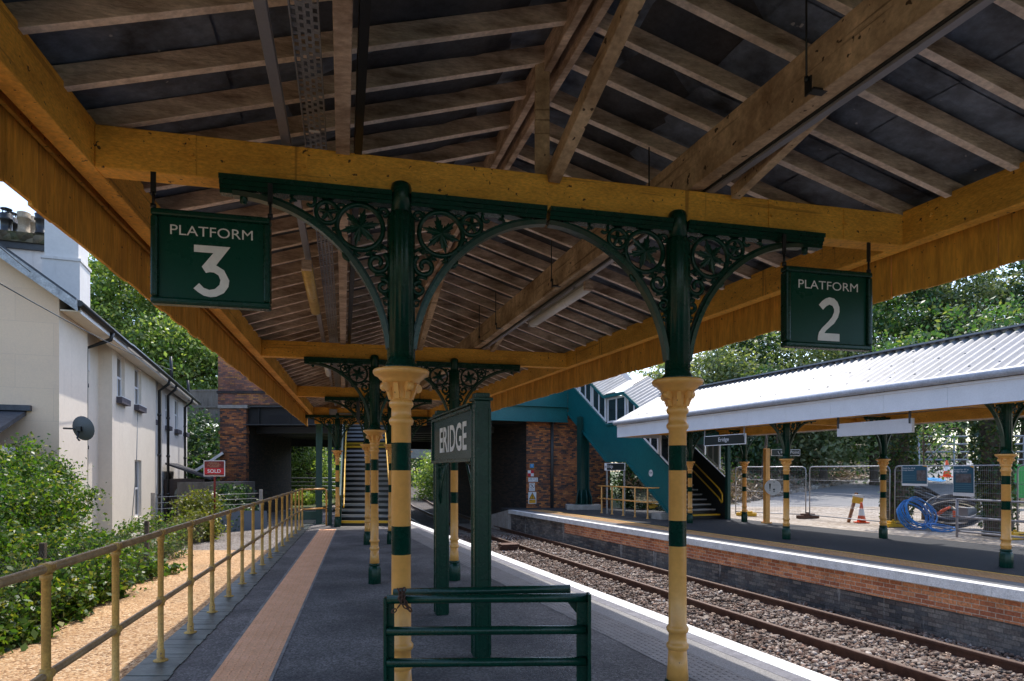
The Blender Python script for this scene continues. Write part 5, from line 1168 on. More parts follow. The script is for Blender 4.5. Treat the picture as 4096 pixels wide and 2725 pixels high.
# ------------------------------------------------------------------ terraced house
aH = V((-0.3437, 0.9391, 0)); nH = V((0.9391, 0.3437, 0)); CH = V((-10, 14, 0))
def HP(t, d, z): return CH + aH * t + nH * d + Z3 * z
hs = thing('terraced_house', 'white rendered terraced house with tall chimneys and slate roof left of the railway', 'house')
ZG, ZE = -0.6, 5.5
def wall_seg(t0, t1, d, ops, mat, name='wall', parent=hs, rec=0.24):
    """front wall with real window recesses; ops = (t0, t1, z0, z1)"""
    ts = sorted({t0, t1} | {o[0] for o in ops} | {o[1] for o in ops}); zs = sorted({ZG, ZE + 0.3} | {o[2] for o in ops} | {o[3] for o in ops})
    m = MB()
    for a, b in zip(ts[:-1], ts[1:]):
        for c, e in zip(zs[:-1], zs[1:]):
            if any(o[0] <= a and b <= o[1] and o[2] <= c and e <= o[3] for o in ops): continue
            m.quad([HP(a, d, c), HP(b, d, c), HP(b, d, e), HP(a, d, e)], mat)
    for o in ops:
        r4 = [(o[0], o[2]), (o[1], o[2]), (o[1], o[3]), (o[0], o[3])]
        for (p, q) in zip(r4, r4[1:] + r4[:1]): m.quad([HP(p[0], d, p[1]), HP(q[0], d, q[1]), HP(q[0], d - rec, q[1]), HP(p[0], d - rec, p[1])], mat)
    m.build(name, None, parent)
    for o in ops:
        w, h = o[1] - o[0], o[3] - o[2]; f = 0.06
        m = MB(); dd = d - rec + 0.04
        for (ta, tb, za, zb) in ((o[0], o[1], o[2], o[2] + f), (o[0], o[1], o[3] - f, o[3]), (o[0], o[0] + f, o[2] + f, o[3] - f), (o[1] - f, o[1], o[2] + f, o[3] - f), (o[0] + f, o[1] - f, o[2] + h * 0.5 - f / 2, o[2] + h * 0.5 + f / 2), ((o[0] + o[1]) / 2 - f / 2, (o[0] + o[1]) / 2 + f / 2, o[2] + f, o[2] + h * 0.5 - f / 2)):
            m.prism([HP(ta, dd, za), HP(tb, dd, za), HP(tb, dd, zb), HP(ta, dd, zb)], -nH * 0.05, WHITEP)
        wn_ = m.build('window', None, parent)
        m = MB(); m.quad([HP(o[0], d - rec + 0.012, o[2]), HP(o[1], d - rec + 0.012, o[2]), HP(o[1], d - rec + 0.012, o[3]), HP(o[0], d - rec + 0.012, o[3])]); m.build('pane', GLASS, wn_)
        if o[2] > 1.0:
            m = MB(); a, b = HP(o[0] - 0.1, d + 0.02, o[2] - 0.09), HP(o[1] + 0.1, d + 0.02, o[2] - 0.09); m.beam(a, b, 0.26, 0.18, Z3, paint('dark_sill', (0.09, 0.08, 0.1), None, 0.7) if 'dark_sill' not in MATS else MATS['dark_sill']); m.build('sill', None, wn_)
            m = MB(); m.beam(a + Z3 * 0.1, b + Z3 * 0.1, 0.26, 0.02, Z3, WHITEP); m.build('sill_top', None, wn_)
wall_seg(0, 2.2, 0, [], RENDERC)
wall_seg(2.2, 4.72, -0.35, [], RENDERC)
wall_seg(4.72, 11.6, 0, [(5.3, 6.3, 4.0, 5.3), (7.75, 8.85, 4.0, 5.3), (7.75, 8.85, 0.2, 2.15)], RENDERC, rec=0.13)
wall_seg(11.6, 13.6, -0.25, [(12.0, 12.95, 3.85, 5.25)], RENDERW, rec=0.1)
wall_seg(13.6, 21.4, -0.1, [(14.5, 15.3, 3.75, 5.2), (17.1, 18.2, 3.75, 5.2), (20.0, 20.9, 3.75, 5.2)], RENDERW, rec=0.1)
for t, d0, d1 in ((2.2, 0, -.35), (4.72, -.35, 0), (11.6, 0, -.25), (13.6, -.25, -.1)): m = MB(); m.quad([HP(t, d0, ZG), HP(t, d1, ZG), HP(t, d1, ZE + .3), HP(t, d0, ZE + .3)], RENDERC); m.build('wall_return', None, hs)
m = MB(); m.quad([HP(21.4, -.1, ZG), HP(21.4, -8, ZG), HP(21.4, -8, ZE), HP(21.4, -4, 8.6), HP(21.4, -.1, ZE)], RENDERW)
m.build('wall', None, hs)
GAB = brick('tan_gable_render', [(0.8, 0.585, 0.41), (0.81, 0.595, 0.42), (0.79, 0.575, 0.405)], (0.71, 0.515, 0.365), math.atan2(nH.y, nH.x), bw=1.4, bh=0.72, stain=(0.68, 0.5, 0.38), stainamt=0.5, bmp=0.03, grain=0.12)
GAB.node_tree.nodes['Brick Texture'].inputs['Mortar Size'].default_value = 0.006
m = MB(); m.quad([HP(0, -8, ZG), HP(0, 0, ZG), HP(0, 0, ZE + .3), HP(0, -4, 8.6), HP(0, -8, ZE)][::-1], GAB); m.build('gable_wall', None, hs)
RIDGE_H = 8.75; sl = (RIDGE_H - 5.5) / 4.35
m = MB()
for d0, d1 in ((0.4, -4.0), (-8.4, -4.0)):
    m.prism([HP(-0.3, d0, 5.45), HP(21.7, d0, 5.45), HP(21.7, d1, RIDGE_H), HP(-0.3, d1, RIDGE_H)], (0, 0, 0.12), SLATE)
m.build('roof', None, hs)
m = MB(); BB = paint('speckled_bargeboard', (0.6, 0.62, 0.64), (0.25, 0.26, 0.28), 0.8, 0.9, 6, 30, 0.2)
m.prism([HP(-0.32, 0.42, 5.28), HP(-0.32, 0.42, 5.5), HP(-0.32, -4.0, RIDGE_H + 0.05), HP(-0.32, -4.0, RIDGE_H - 0.26)], aH * 0.05, BB); m.prism([HP(-0.27, 0.3, 5.43), HP(-0.27, -4.0, RIDGE_H - 0.06), HP(-0.02, -4.0, RIDGE_H - 0.06), HP(-0.02, 0.3, 5.43)], -Z3 * 0.03, BB); m.build('bargeboard', None, hs)
m = MB(); m.tube([HP(-0.3, 0.46, 5.46), HP(4.5, 0.46, 5.45), HP(4.7, 0.5, 5.44), HP(21.6, 0.5, 5.42)], 0.07, 8, BLACK)
m.prism([HP(0, 0.02, 5.33), HP(21.4, 0.02, 5.33), HP(21.4, 0.4, 5.33), HP(0, 0.4, 5.33)], Z3 * 0.03, RENDERC); m.prism([HP(0, 0.39, 5.3), HP(21.4, 0.39, 5.3), HP(21.4, 0.39, 5.46), HP(0, 0.39, 5.46)], nH * 0.02, WHITEP); m.build('gutter', None, hs)
for t, d in ((2.6, -0.24), (11.75, 0.0), (13.5, 0.05), (18.8, 0.02)):
    m = MB(); m.tube([HP(t, 0.46, 5.4), HP(t, 0.42, 5.22), HP(t, d + 0.1, 4.95), HP(t, d + 0.1, ZG)], 0.055, 8, BLACK)
    for z in (0.8, 2.4, 4.0): m.lathe(HP(t, d + 0.1, z), [(0.075, -0.05), (0.075, 0.05)], 8, BLACK)
    m.build('drainpipe', None, hs)
for t in (13.5, 18.8):
    m = MB(); m.tube([HP(t, 0.3, 5.3), HP(t, 0.25, 6.6 if t < 15 else 6.3)], 0.06, 8, BLACK); m.build('vent_pipe', None, hs)
m = MB()  # tall white stack
def stack(m, t0, t1, d0, d1, z0, z1, mat): m.hexa([HP(t0, d0, z0), HP(t0, d1, z0), HP(t1, d1, z0), HP(t1, d0, z0), HP(t0, d0, z1), HP(t0, d1, z1), HP(t1, d1, z1), HP(t1, d0, z1)], mat)
stack(m, 2.65, 3.6, -1.1, -0.28, 4.5, 7.25, RENDERW); stack(m, 2.69, 3.56, -1.06, -0.32, 7.25, 10.2, RENDERW); stack(m, 2.62, 3.63, -1.13, -0.25, 7.2, 7.27, RENDERW); m.build('chimney', None, hs)
m = MB(); stack(m, 5.2, 6.0, -5.0, -1.35, 6.0, 8.1, RENDERW); stack(m, 5.12, 6.08, -5.1, -1.3, 8.1, 8.28, DARKSTEEL); stack(m, 5.06, 6.14, -5.16, -1.24, 8.28, 8.56, SOIL); c2 = m.build('chimney', None, hs)
for i, (x, top, mt) in enumerate(((25, 855, BLACK), (48, 872, BLACK), (96, 850, TERRA), (124, 866, TERRA), (166, 856, BLACK))):
    Yc = 18.75 + (0.45 if i in (1, 3) else 0); c = at(x, 940, Yc); zt = at(x, top, Yc).z; r_ = 0.16; z0 = 8.5
    m = MB(); h = zt - z0; m.lathe((c.x, c.y, z0), [(r_ * 1.05, 0), (r_, 0.06), (r_ * 0.95, h * 0.3), (r_ * 1.08, h * 0.31), (r_ * 1.08, h * 0.35), (r_ * 0.94, h * 0.36), (r_ * 0.92, h * 0.75), (r_ * 1.12, h * 0.77), (r_ * 1.12, h * 0.83), (r_ * 0.95, h * 0.85), (r_ * 1.1, h * 0.97), (r_ * 0.8, h)], 16, mt); cp = m.build('chimney_pot', None, c2)
    if i < 2:
        m = MB(); m.lathe((c.x, c.y, zt + 0.14), [(0.01, 0.05), (0.15, 0.0), (0.15, -0.02)], 12, BLACK)
        for k in range(6): a = k * 1.047; m.tube([(c.x + .1 * math.cos(a), c.y + .1 * math.sin(a), zt - 0.01), (c.x + .1 * math.cos(a), c.y + .1 * math.sin(a), zt + 0.14)], 0.008, 5, BLACK)
        m.build('cowl', None, cp)
# lean-to, porch
m = MB(); stack(m, -2.0, -0.02, -4.5, -0.75, ZG, 2.3, RENDERW); m.build('lean_to_wall', None, hs)
m = MB(); m.prism([HP(-2.25, -4.6, 2.25), HP(-2.25, -0.6, 2.25), HP(0.0, -0.6, 3.0), HP(0.0, -4.6, 3.0)], (0, 0, 0.1), SLATE); m.beam(HP(-2.25, -4.6, 2.3), HP(-2.25, -0.6, 2.3), 0.1, 0.14, Z3, BLACK); m.beam(HP(-0.05, -4.6, 3.15), HP(-0.05, -0.5, 3.15), 0.16, 0.12, Z3, SLATE); m.build('lean_to_roof', None, hs)
m = MB(); m.prism([HP(13.75, 0.0, 2.05), HP(17.0, 0.0, 2.05), HP(17.0, 1.75, 1.38), HP(13.75, 1.75, 1.38)], (0, 0, 0.08), paint('porch_felt', (0.07, 0.07, 0.078), None, 0.95, spec=0.1)); pr = m.build('porch_roof', None, hs)
m = MB(); stack(m, 13.9, 16.8, -0.05, 1.5, ZG, 1.42, paint('porch_wood', (0.06, 0.035, 0.03), None, 0.5)); m.build('porch', None, hs)
m = MB(); c = HP(13.87, 0.75, 0.75); disc(m, c, nH, 0.42, 0.02, 20, MATS['pale_glass'])
for k in range(5): a = k * math.pi / 4; m.beam(c - aH * 0.02, c - aH * 0.02 + nH * 0.42 * math.cos(a) + Z3 * 0.42 * math.sin(a), 0.03, 0.03, aH, BLACK)
m.box(c - Z3 * 0.75, (0.9, 0.04, 1.4), math.atan2(nH.y, nH.x), MATS['porch_wood']); m.build('porch_door', None, hs)

m = MB(); m.tube([HP(8.2, 0.01, 3.8), HP(8.0, 0.012, 2.0), HP(7.0, 0.012, -0.5)], 0.012, 5, GREYPL); m.build('wall_cable', None, hs)
dish = thing('satellite_dish', 'dark grey satellite dish on the corner of the white house', 'satellite dish', at(320, 1716, 13.5))
m = MB(); vs = []; n_ = 24; dz = V((0.25, 0.9, 0.2)).normalized(); ex_ = dz.cross(Z3).normalized(); ey_ = ex_.cross(dz)
rings = [0.001, 0.12, 0.22, 0.3]
for r_ in rings: vs += [ex_ * r_ * math.cos(2 * math.pi * k / n_) + ey_ * r_ * 0.88 * math.sin(2 * math.pi * k / n_) + dz * (r_ * r_ * 0.9) for k in range(n_)]
m.add(vs, [(i * n_ + k, i * n_ + (k + 1) % n_, (i + 1) * n_ + (k + 1) % n_, (i + 1) * n_ + k) for i in range(3) for k in range(n_)], flat('dish_grey', (0.1, 0.105, 0.11), 0.5), True); m.build('dish', None, dish)
m = MB(); m.tube([(0, -0.01, 0), (-0.1, -0.06, 0.0), (-0.42, 0.1, 0.02)], 0.02, 6, BLACK); m.tube([(0, -0.02, 0.03), (-0.03, -0.04, -0.2), (0.03, -0.06, -0.25)], 0.02, 6, BLACK); m.box((0, -0.03, 0), (0.1, 0.06, 0.1), 0, BLACK); m.build('mount', None, dish)
for i, (p0, p1, lab) in enumerate(((at(-60, 1100, 9), at(690, 1482, 26), 'thin overhead wire crossing in front of the house, lower one'), (at(-40, 955, 11), at(420, 1290, 24), 'thin overhead wire along the house eaves, upper one'))):
    m = MB(); pts = [p0.lerp(p1, f) - Z3 * 0.5 * f * (1 - f) for f in np.linspace(0, 1, 12)]; m.tube(pts, 0.011, 5, DARKSTEEL); tag(m.build('overhead_wire', None), lab, 'wire')

# sold board
sb = thing('sold_board', 'red estate agent SOLD board on a red post beside the brick pier', 'sign'); c = at(857, 1874, 22.0); w, h = 0.72, 0.55; ex = V((1, 0.05, 0)).normalized(); n = ex.cross(Z3)
m = MB(); plate(m, c, ex, w, h, 0.02, WHITEP); m.build('board_edge', None, sb)
m = MB(); plate(m, c + n * 0.003, ex, w - 0.05, h - 0.05, 0.002, REDD); m.build('board_panel', None, sb)
m = MB(); plate(m, c + n * 0.005 - Z3 * h * 0.17, ex, w - 0.05, h * 0.37, 0.001, REDP); m.build('red_band', None, sb)
text('sold_lettering', 'SOLD', h * 0.23, c + n * 0.006 - Z3 * h * 0.17, ex, WHITEP, sb, w * 0.63, bold=0.02)
text('agent_lettering', 'MANSELL', h * 0.12, c + n * 0.005 + Z3 * h * 0.33, ex, GOLD, sb, w * 0.5); text('agent_lettering', 'McTAGGART', h * 0.12, c + n * 0.005 + Z3 * h * 0.19, ex, GOLD, sb, w * 0.62)
m = MB(); plate(m, c + n * 0.005 + Z3 * h * 0.09, ex, w * 0.42, h * 0.025, 0.001); plate(m, c + n * 0.005 - Z3 * h * 0.42, ex, w * 0.5, h * 0.025, 0.001); m.build('small_print', GOLD, sb)
m = MB(); m.beam(c - n * 0.03 + Z3 * 0.2, V((c.x, c.y + 0.03, -0.6)), 0.05, 0.05, ex, REDD); m.build('post', None, sb)

# ------------------------------------------------------------------ plants
LG = leafmat('bramble_leaf', [(0.014, 0.04, 0.012), (0.07, 0.15, 0.025), (0.022, 0.06, 0.015), (0.16, 0.24, 0.035), (0.035, 0.09, 0.02), (0.3, 0.28, 0.06)], 0.45)
LY = leafmat('yellowish_leaf', [(0.1, 0.13, 0.025), (0.2, 0.2, 0.05), (0.06, 0.1, 0.02), (0.26, 0.22, 0.08)], 0.4)
LB = leafmat('bright_tree_leaf', [(0.06, 0.13, 0.03), (0.17, 0.27, 0.07), (0.32, 0.38, 0.13), (0.045, 0.1, 0.025), (0.42, 0.45, 0.22)], 0.45)
LD = leafmat('dark_tree_leaf', [(0.014, 0.045, 0.02), (0.035, 0.09, 0.038), (0.075, 0.13, 0.055), (0.02, 0.06, 0.026), (0.14, 0.17, 0.08)], 0.35)
LR = leafmat('mid_green_leaf', [(0.02, 0.065, 0.025), (0.05, 0.12, 0.045), (0.11, 0.19, 0.06), (0.028, 0.08, 0.03), (0.24, 0.26, 0.1)], 0.4)
LP_ = leafmat('pale_tree_leaf', [(0.11, 0.16, 0.08), (0.24, 0.27, 0.16), (0.07, 0.12, 0.05), (0.38, 0.38, 0.26)], 0.4)
LI = leafmat('ivy_leaf', [(0.012, 0.04, 0.014), (0.03, 0.075, 0.02), (0.05, 0.1, 0.025), (0.14, 0.14, 0.03)], 0.25)
DRY = leafmat('dry_stems', [(0.17, 0.1, 0.06), (0.3, 0.22, 0.15), (0.1, 0.06, 0.035), (0.36, 0.3, 0.24)], 0.1)

def bush(name, label, cat, blobs, n_cl, per, spread, size, mat, group=None, shell=0.5, stems=True, up=0.3):
    t = thing(name, label, cat, (0, 0, 0), group)
    allp = []; cc_all = []
    for c, r_ in blobs:
        p_, cc = clumps(c, r_, n_cl, per, spread, shell); allp.append(p_); cc_all += [(V(c) - Z3 * r_[2], V(q)) for q in cc[::6]]
    pts = np.concatenate(allp); pts = pts[pts[:, 2] > blobs[0][0][2] - blobs[0][1][2] * 1.05]
    leaves('foliage', pts, size, mat, t, up)
    if stems:
        m = MB()
        for a, b in cc_all:
            q = V((a.x * 0.6 + b.x * 0.4 + random.uniform(-.2, .2), a.y * 0.6 + b.y * 0.4, a.z + (b.z - a.z) * 0.45)); m.tube([V((a.x + (b.x - a.x) * 0.25, a.y + (b.y - a.y) * 0.25, a.z)), q, b], [0.018, 0.012, 0.004], 5, BARK)
        m.build('stems', None, t)
    return t
bush('bramble_bush', 'large leafy bramble bush in the lower left, in front of the house', 'bush', [((-8.7, 9.6, 0.85), (1.5, 2.2, 1.65)), ((-7.35, 7.2, 0.05), (0.75, 1.9, 0.75)), ((-7.75, 9.8, 0.05), (0.8, 1.8, 0.8)), ((-9.5, 11.8, 0.65), (1.2, 1.7, 1.45)), ((-8.0, 7.9, 0.3), (1.0, 1.5, 1.0)), ((-9.9, 13.0, 0.8), (0.9, 1.0, 1.35))], 150, 150, 0.16, 0.07, LG)
bush('bramble_bush', 'low bush climbing over the wire fence at the edge of the yellow gravel', 'bush', [((-8.35, 13.2, -0.05), (0.65, 1.5, 0.62)), ((-9.2, 16.0, -0.05), (0.6, 1.6, 0.65)), ((-7.45, 11.0, -0.05), (0.5, 1.5, 0.62)), ((-6.85, 8.6, -0.1), (0.32, 1.6, 0.5)), ((-6.4, 6.4, -0.15), (0.3, 1.5, 0.45))], 62, 62, 0.13, 0.085, LG)
bush('garden_bush', 'yellowish sunlit bush below the porch', 'bush', [((-10.85, 22.0, 0.2), (0.6, 0.9, 0.85)), ((-10.3, 20.6, -0.1), (0.5, 0.8, 0.45))], 70, 70, 0.16, 0.11, LY)
bush('garden_bush', 'dark green bush at the foot of the brick pier', 'bush', [((-11.6, 26.5, 0.2), (0.7, 1.0, 1.0)), ((-11.3, 24.0, 0.0), (0.7, 1.2, 0.6))], 60, 60, 0.17, 0.13, LD)
for c_n, r_n, lab in (((-6.95, 9.6, -0.35), (0.3, 0.7, 0.3), 'broad leaved weeds at the hedge foot, the largest patch on the gravel edge'), ((-7.25, 11.2, -0.35), (0.28, 0.6, 0.26), 'broad leaved weeds at the hedge foot just beyond the largest patch'), ((-6.6, 8.2, -0.4), (0.25, 0.6, 0.2), 'nearest patch of broad leaved weeds on the gravel, at the left edge of the photo'), ((-7.7, 13.6, -0.4), (0.25, 0.9, 0.25), 'farthest patch of broad leaved weeds along the gravel edge')):
    bush('weed_patch', lab, 'weeds', [(c_n, r_n)], 40, 22, 0.07, 0.12, LG, 'weeds along the gravel edge', up=0.6)
bush('ivy_bank', 'ivy covered bank between the white house and the brick pier', 'ivy bank', [((-19.0, 37.5, 1.6), (3.6, 2.2, 3.4)), ((-16.8, 35.8, 0.6), (2.2, 2.0, 2.4))], 200, 90, 0.4, 0.22, LD)
# wire fence along the hedge
cf = thing('wire_fence', 'chain link fence with short posts along the hedge', 'fence', (0, 0, 0)); fx0 = lambda y: -6.85 - 0.2 * (y - 9.17)
m = MB(); m.quad([(fx0(3), 3, -0.5), (fx0(17.5), 17.5, -0.5), (fx0(17.5), 17.5, 0.62), (fx0(3), 3, 0.62)]); m.build('wire_mesh', meshmat('chain_link', (0.2, 0.21, 0.22), 0.075, 0.075, 0.005, 0.005, math.atan2(0.98, -0.2), True), cf)
for y in (5.4, 9.4, 13.5):
    m = MB(); m.box((fx0(y) - 0.06, y, 0.1), (0.075, 0.075, 1.25), 0.2, BARK); m.build('post', None, cf)
gf = thing('garden_fence', 'small pale post and wire fence with netting beside the SOLD board', 'fence', (0, 0, 0))
for c in ((-11.0, 23.2), (-9.9, 25.0), (-12.0, 21.2)):
    m = MB(); m.box((c[0], c[1], 0.2), (0.12, 0.12, 1.7), 0.3, CONC); m.build('post', None, gf)
m = MB()
for z in (0.5, 0.7, 0.9): m.tube([(-12.0, 21.2, z), (-11.0, 23.2, z), (-9.9, 25.0, z)], 0.012, 5, GALV)
m.build('wires', None, gf)
m = MB(); m.quad([(-10.9, 23.1, -0.5), (-9.7, 25.1, -0.5), (-9.7, 25.1, 0.2), (-10.9, 23.1, 0.35)]); m.build('netting', flat('netting_blue_grey', (0.16, 0.2, 0.25), 0.7), gf)
bf = thing('board_fence', 'grey board fence on top of the bank behind the house', 'fence', (0, 0, 0))
m = MB()
for i in range(34): m.box((-23 + i * 0.28, 39.5 - i * 0.03, 5.7 + random.uniform(-.02, .02)), (0.265, 0.03, 2.0), 0, WOODG)
m.build('boards', None, bf); m = MB(); m.box((-18.3, 39.0, 6.72), (9.6, 0.08, 0.12), -0.1, WOODG); m.box((-18.3, 38.9, 5.7), (9.6, 0.06, 0.1), -0.1, WOODG); m.build('rails', None, bf)
m = MB(); m.quad([(-70, 36, -0.6), (-14.1, 33, -0.6), (-14.1, 38, 3.8), (-70, 46, 4.6)]); m.quad([(-70, 46, 4.6), (-14.1, 38, 3.8), (-14.1, 90, 6.5), (-70, 110, 8)]); struct('left_embankment', m, SOIL)
sh = thing('garden_shed', 'dark board shed with white edged roof between the bank and the brick pier', 'shed', (0, 0, 0))
m = MB(); m.box((-13.0, 28.0, 0.35), (2.6, 2.0, 1.9), 0.1, WOODG); m.build('boards', None, sh); m = MB(); qa, qb = at(770, 1893, 29.3), at(893, 1812, 29.3); m.prism([qa, qb, qb + V((-0.5, 1.2, 0)), qa + V((-0.5, 1.2, 0))], (0, 0, 0.07), BLACK); m.build('roof', None, sh); m = MB(); m.beam(qa - V((0, 0.04, 0)), qb - V((0, 0.04, 0)), 0.04, 0.12, Z3, WHITEP); m.build('white_edge', None, sh)

def tree(name, label, cat, base, h, crown, n_cl, per, spread, size, mat, group=None, trunk_r=0.28, lean=(0, 0), shell=0.45, blobs=None, limbs=10):
    t = thing(name, label, cat, base, group); b = V(base)
    cz = h - crown[2]; bl = blobs or [((lean[0], lean[1], cz), crown)]
    allp = []; lim = []
    for c, r_ in bl:
        p_, cc = clumps(c, r_, n_cl, per, spread, shell); allp.append(p_); lim += [V(q) for q in cc[::max(1, n_cl // limbs)]]
    m = MB(); top = V((lean[0], lean[1], cz + crown[2] * 0.3)); mid = V((lean[0] * 0.3 + random.uniform(-.2, .2), lean[1] * 0.3, cz * 0.5))
    m.tube([(0, 0, -0.3), (0, 0, 0.4), mid, top], [trunk_r * 1.35, trunk_r, trunk_r * 0.75, trunk_r * 0.3], 9, BARK)
    for q in lim:
        f = random.uniform(0.35, 0.9); s_ = mid.lerp(top, f); m.tube([s_, s_.lerp(q, 0.5) + Z3 * random.uniform(-.1, .4), q], [trunk_r * 0.32, trunk_r * 0.2, 0.03], 5, BARK)
    m.build('trunk', None, t)
    leaves('crown', np.concatenate(allp), size, mat, t, 0.35)
    return t
GT = 'trees on the slope behind the far canopy'
def hz(x, y):
    xr = 11 + (y - 29.6) * 0.95; z = 0.05 + 0.06 * max(0, y - 24)
    if x < xr and y > 26.5: z += min(5.5, 0.5 * max(0, (xr - x) * 0.72 - 0.4)) * min(1, (y - 26.5) / 4)
    return z
RT = [('pale dusty green tree at the left end of the white roof, behind it', 10.2, 41, 8.9, (3.4, 3.0, 4.2), LP_), ('bushy olive green tree above the left part of the white roof', 13.3, 40, 10.4, (3.2, 3.0, 4.6), LP_),
      ('dark green tree between the number 2 sign and the olive tree', 16.5, 42, 12.6, (3.4, 3, 5.6), LD), ('whitish blossoming tree right behind the number 2 sign', 18.4, 37.5, 10.5, (2.8, 2.5, 4.6), LP_),
      ('tall ivy clad tree just right of the number 2 sign', 22.0, 38.5, 14.5, (3.2, 3, 6.6), LR), ('tall dark tree above the middle of the white roof', 25.3, 40.0, 16.0, (3.4, 3, 7.2), LD),
      ('tall pale tree with sky showing through near the right edge', 28.4, 40.0, 17.0, (3.2, 3, 7.4), LP_), ('tall dark tree in the upper right corner', 31.8, 39.5, 18.0, (3.6, 3, 8.0), LD), ('bright green tree at the far right edge above the white roof', 34.6, 38, 15.5, (3.2, 3, 7.0), LR),
      ('low dark tree seen under the far canopy left of the road', 15.5, 46, 8.0, (4.5, 3, 4.2), LD), ('dark tree deep behind the road on the right', 29.0, 55, 12.0, (6, 4, 6.5), LD), ('dark tree behind the help point', 12.0, 36.5, 5.2, (2.6, 2, 2.8), LD)]
for lab, x, y, h, cr, mt in RT:
    tree('tree', lab, 'tree', (x, y, hz(x, y) - 0.1), h - hz(x, y), cr, 190, 95, 0.5, 0.25, mt, GT, 0.25, shell=0.3)
GL = 'trees behind the house'
tree('tree', 'large bright sunlit tree rising behind the house roof', 'tree', (-29.0, 47, 4), 14.5, (6.0, 4, 6.6), 420, 120, 0.5, 0.26, LB, GL, 0.4, shell=0.35)
tree('tree', 'smaller bright tree to the right of the largest one behind the house', 'tree', (-23.0, 45, 4), 9.0, (3.6, 3, 4.4), 210, 90, 0.5, 0.28, LB, GL, 0.3)
tree('tree', 'grey-green tree with thin top between the sunlit tree and the brick bridge', 'tree', (-20.0, 48, 4.4), 7.5, (3.6, 3, 4.0), 200, 90, 0.5, 0.26, LP_, GL, 0.25)
tree('tree', 'dark tree at the far left behind the chimneys', 'tree', (-40.0, 52, 4), 11.5, (6, 4, 6), 90, 60, 0.7, 0.3, LD, GL, 0.4)
GB = 'trees seen through the bridge openings'
for lab, x, y, h, cr, mt, sz in (('green tree framed by the left opening of the brick bridge', -17.5, 52, 8, (4, 3, 4.5), LD, 0.22), ('bright shrub tree low in the left opening of the brick bridge', -15.0, 47, 4.6, (2.6, 2, 2.6), LB, 0.18), ('distant tree straight along the line beyond the concrete bridge', -22, 120, 13, (9, 5, 8), LP_, 0.5),
                             ('distant dark tree right of the line beyond the concrete bridge', -10, 112, 14, (8, 5, 8), LD, 0.5), ('leafy tree beside the tracks just beyond the brick bridge', -6.2, 58, 4.6, (2.2, 3, 3.0), LB, 0.22), ('distant bright tree left of the line', -33, 110, 13, (8, 5, 8), LB, 0.5), ('dark tree closing the view behind the brick arch on the right', 4, 75, 10, (8, 4, 6), LD, 0.4)):
    tree('tree', lab, 'tree', (x, y, -0.9), h, cr, 150, 80, 0.5 * sz / 0.2, sz, mt, GB, 0.25)
m = MB(); m.quad([(-16, 39, -0.45), (-11.5, 38, -0.45), (-12.5, 56, 0.1), (-19, 56, 0.1)]); struct('grass_bank', m, GRASSG)
bush('grass_tufts', 'bright tall grass in the left opening of the brick bridge', 'grass', [((-13.6, 41.5, -0.25), (1.6, 1.5, 0.55))], 60, 50, 0.2, 0.2, LB, stems=False, up=-0.2)
wr = thing('white_railing', 'pale multi-bar railing seen through the left opening of the brick bridge', 'railing', (0, 0, 0))
m = MB()
for z in (0.55, 0.8, 1.05, 1.3): m.tube([(-14.6, 41, z), (-10.0, 40.4, z)], 0.035 if z > 1.2 else 0.022, 6, GALV)
m.build('rails', None, wr)
for x in (-14.5, -12.6, -10.7): m = MB(); m.box((x, 40.7, 0.4), (0.07, 0.07, 1.85), 0, GALV); m.build('post', None, wr)

# ------------------------------------------------------------------ site beyond the far platform
def terrain(name, mat, test, step=0.8):
    m = MB(); xs = np.arange(4.5, 64, step); ys = np.arange(-8, 80, step)
    for x in xs:
        for y in ys:
            if not test(x + step / 2, y + step / 2): continue
            m.quad([(x + a, y + b, hz(x + a, y + b)) for a, b in ((0, 0), (step, 0), (step, step), (0, step))])
    return struct(name, m, mat)
road = lambda x, y: 0 < x - (11 + (y - 29.6) * 0.95) < 9
off = lambda x, y: x > 17.4 - 0.4 * y - 1.2 and (x > 5 or y < 29)
terrain('site_gravel', SITEG, lambda x, y: off(x, y) and y < 27 and x > 8 - 0.2 * max(0, y - 25))
terrain('access_road', ROADM, lambda x, y: y >= 27 and road(x, y))
terrain('bank', SOIL, lambda x, y: y >= 27 and not road(x, y) and (x > 5.3))
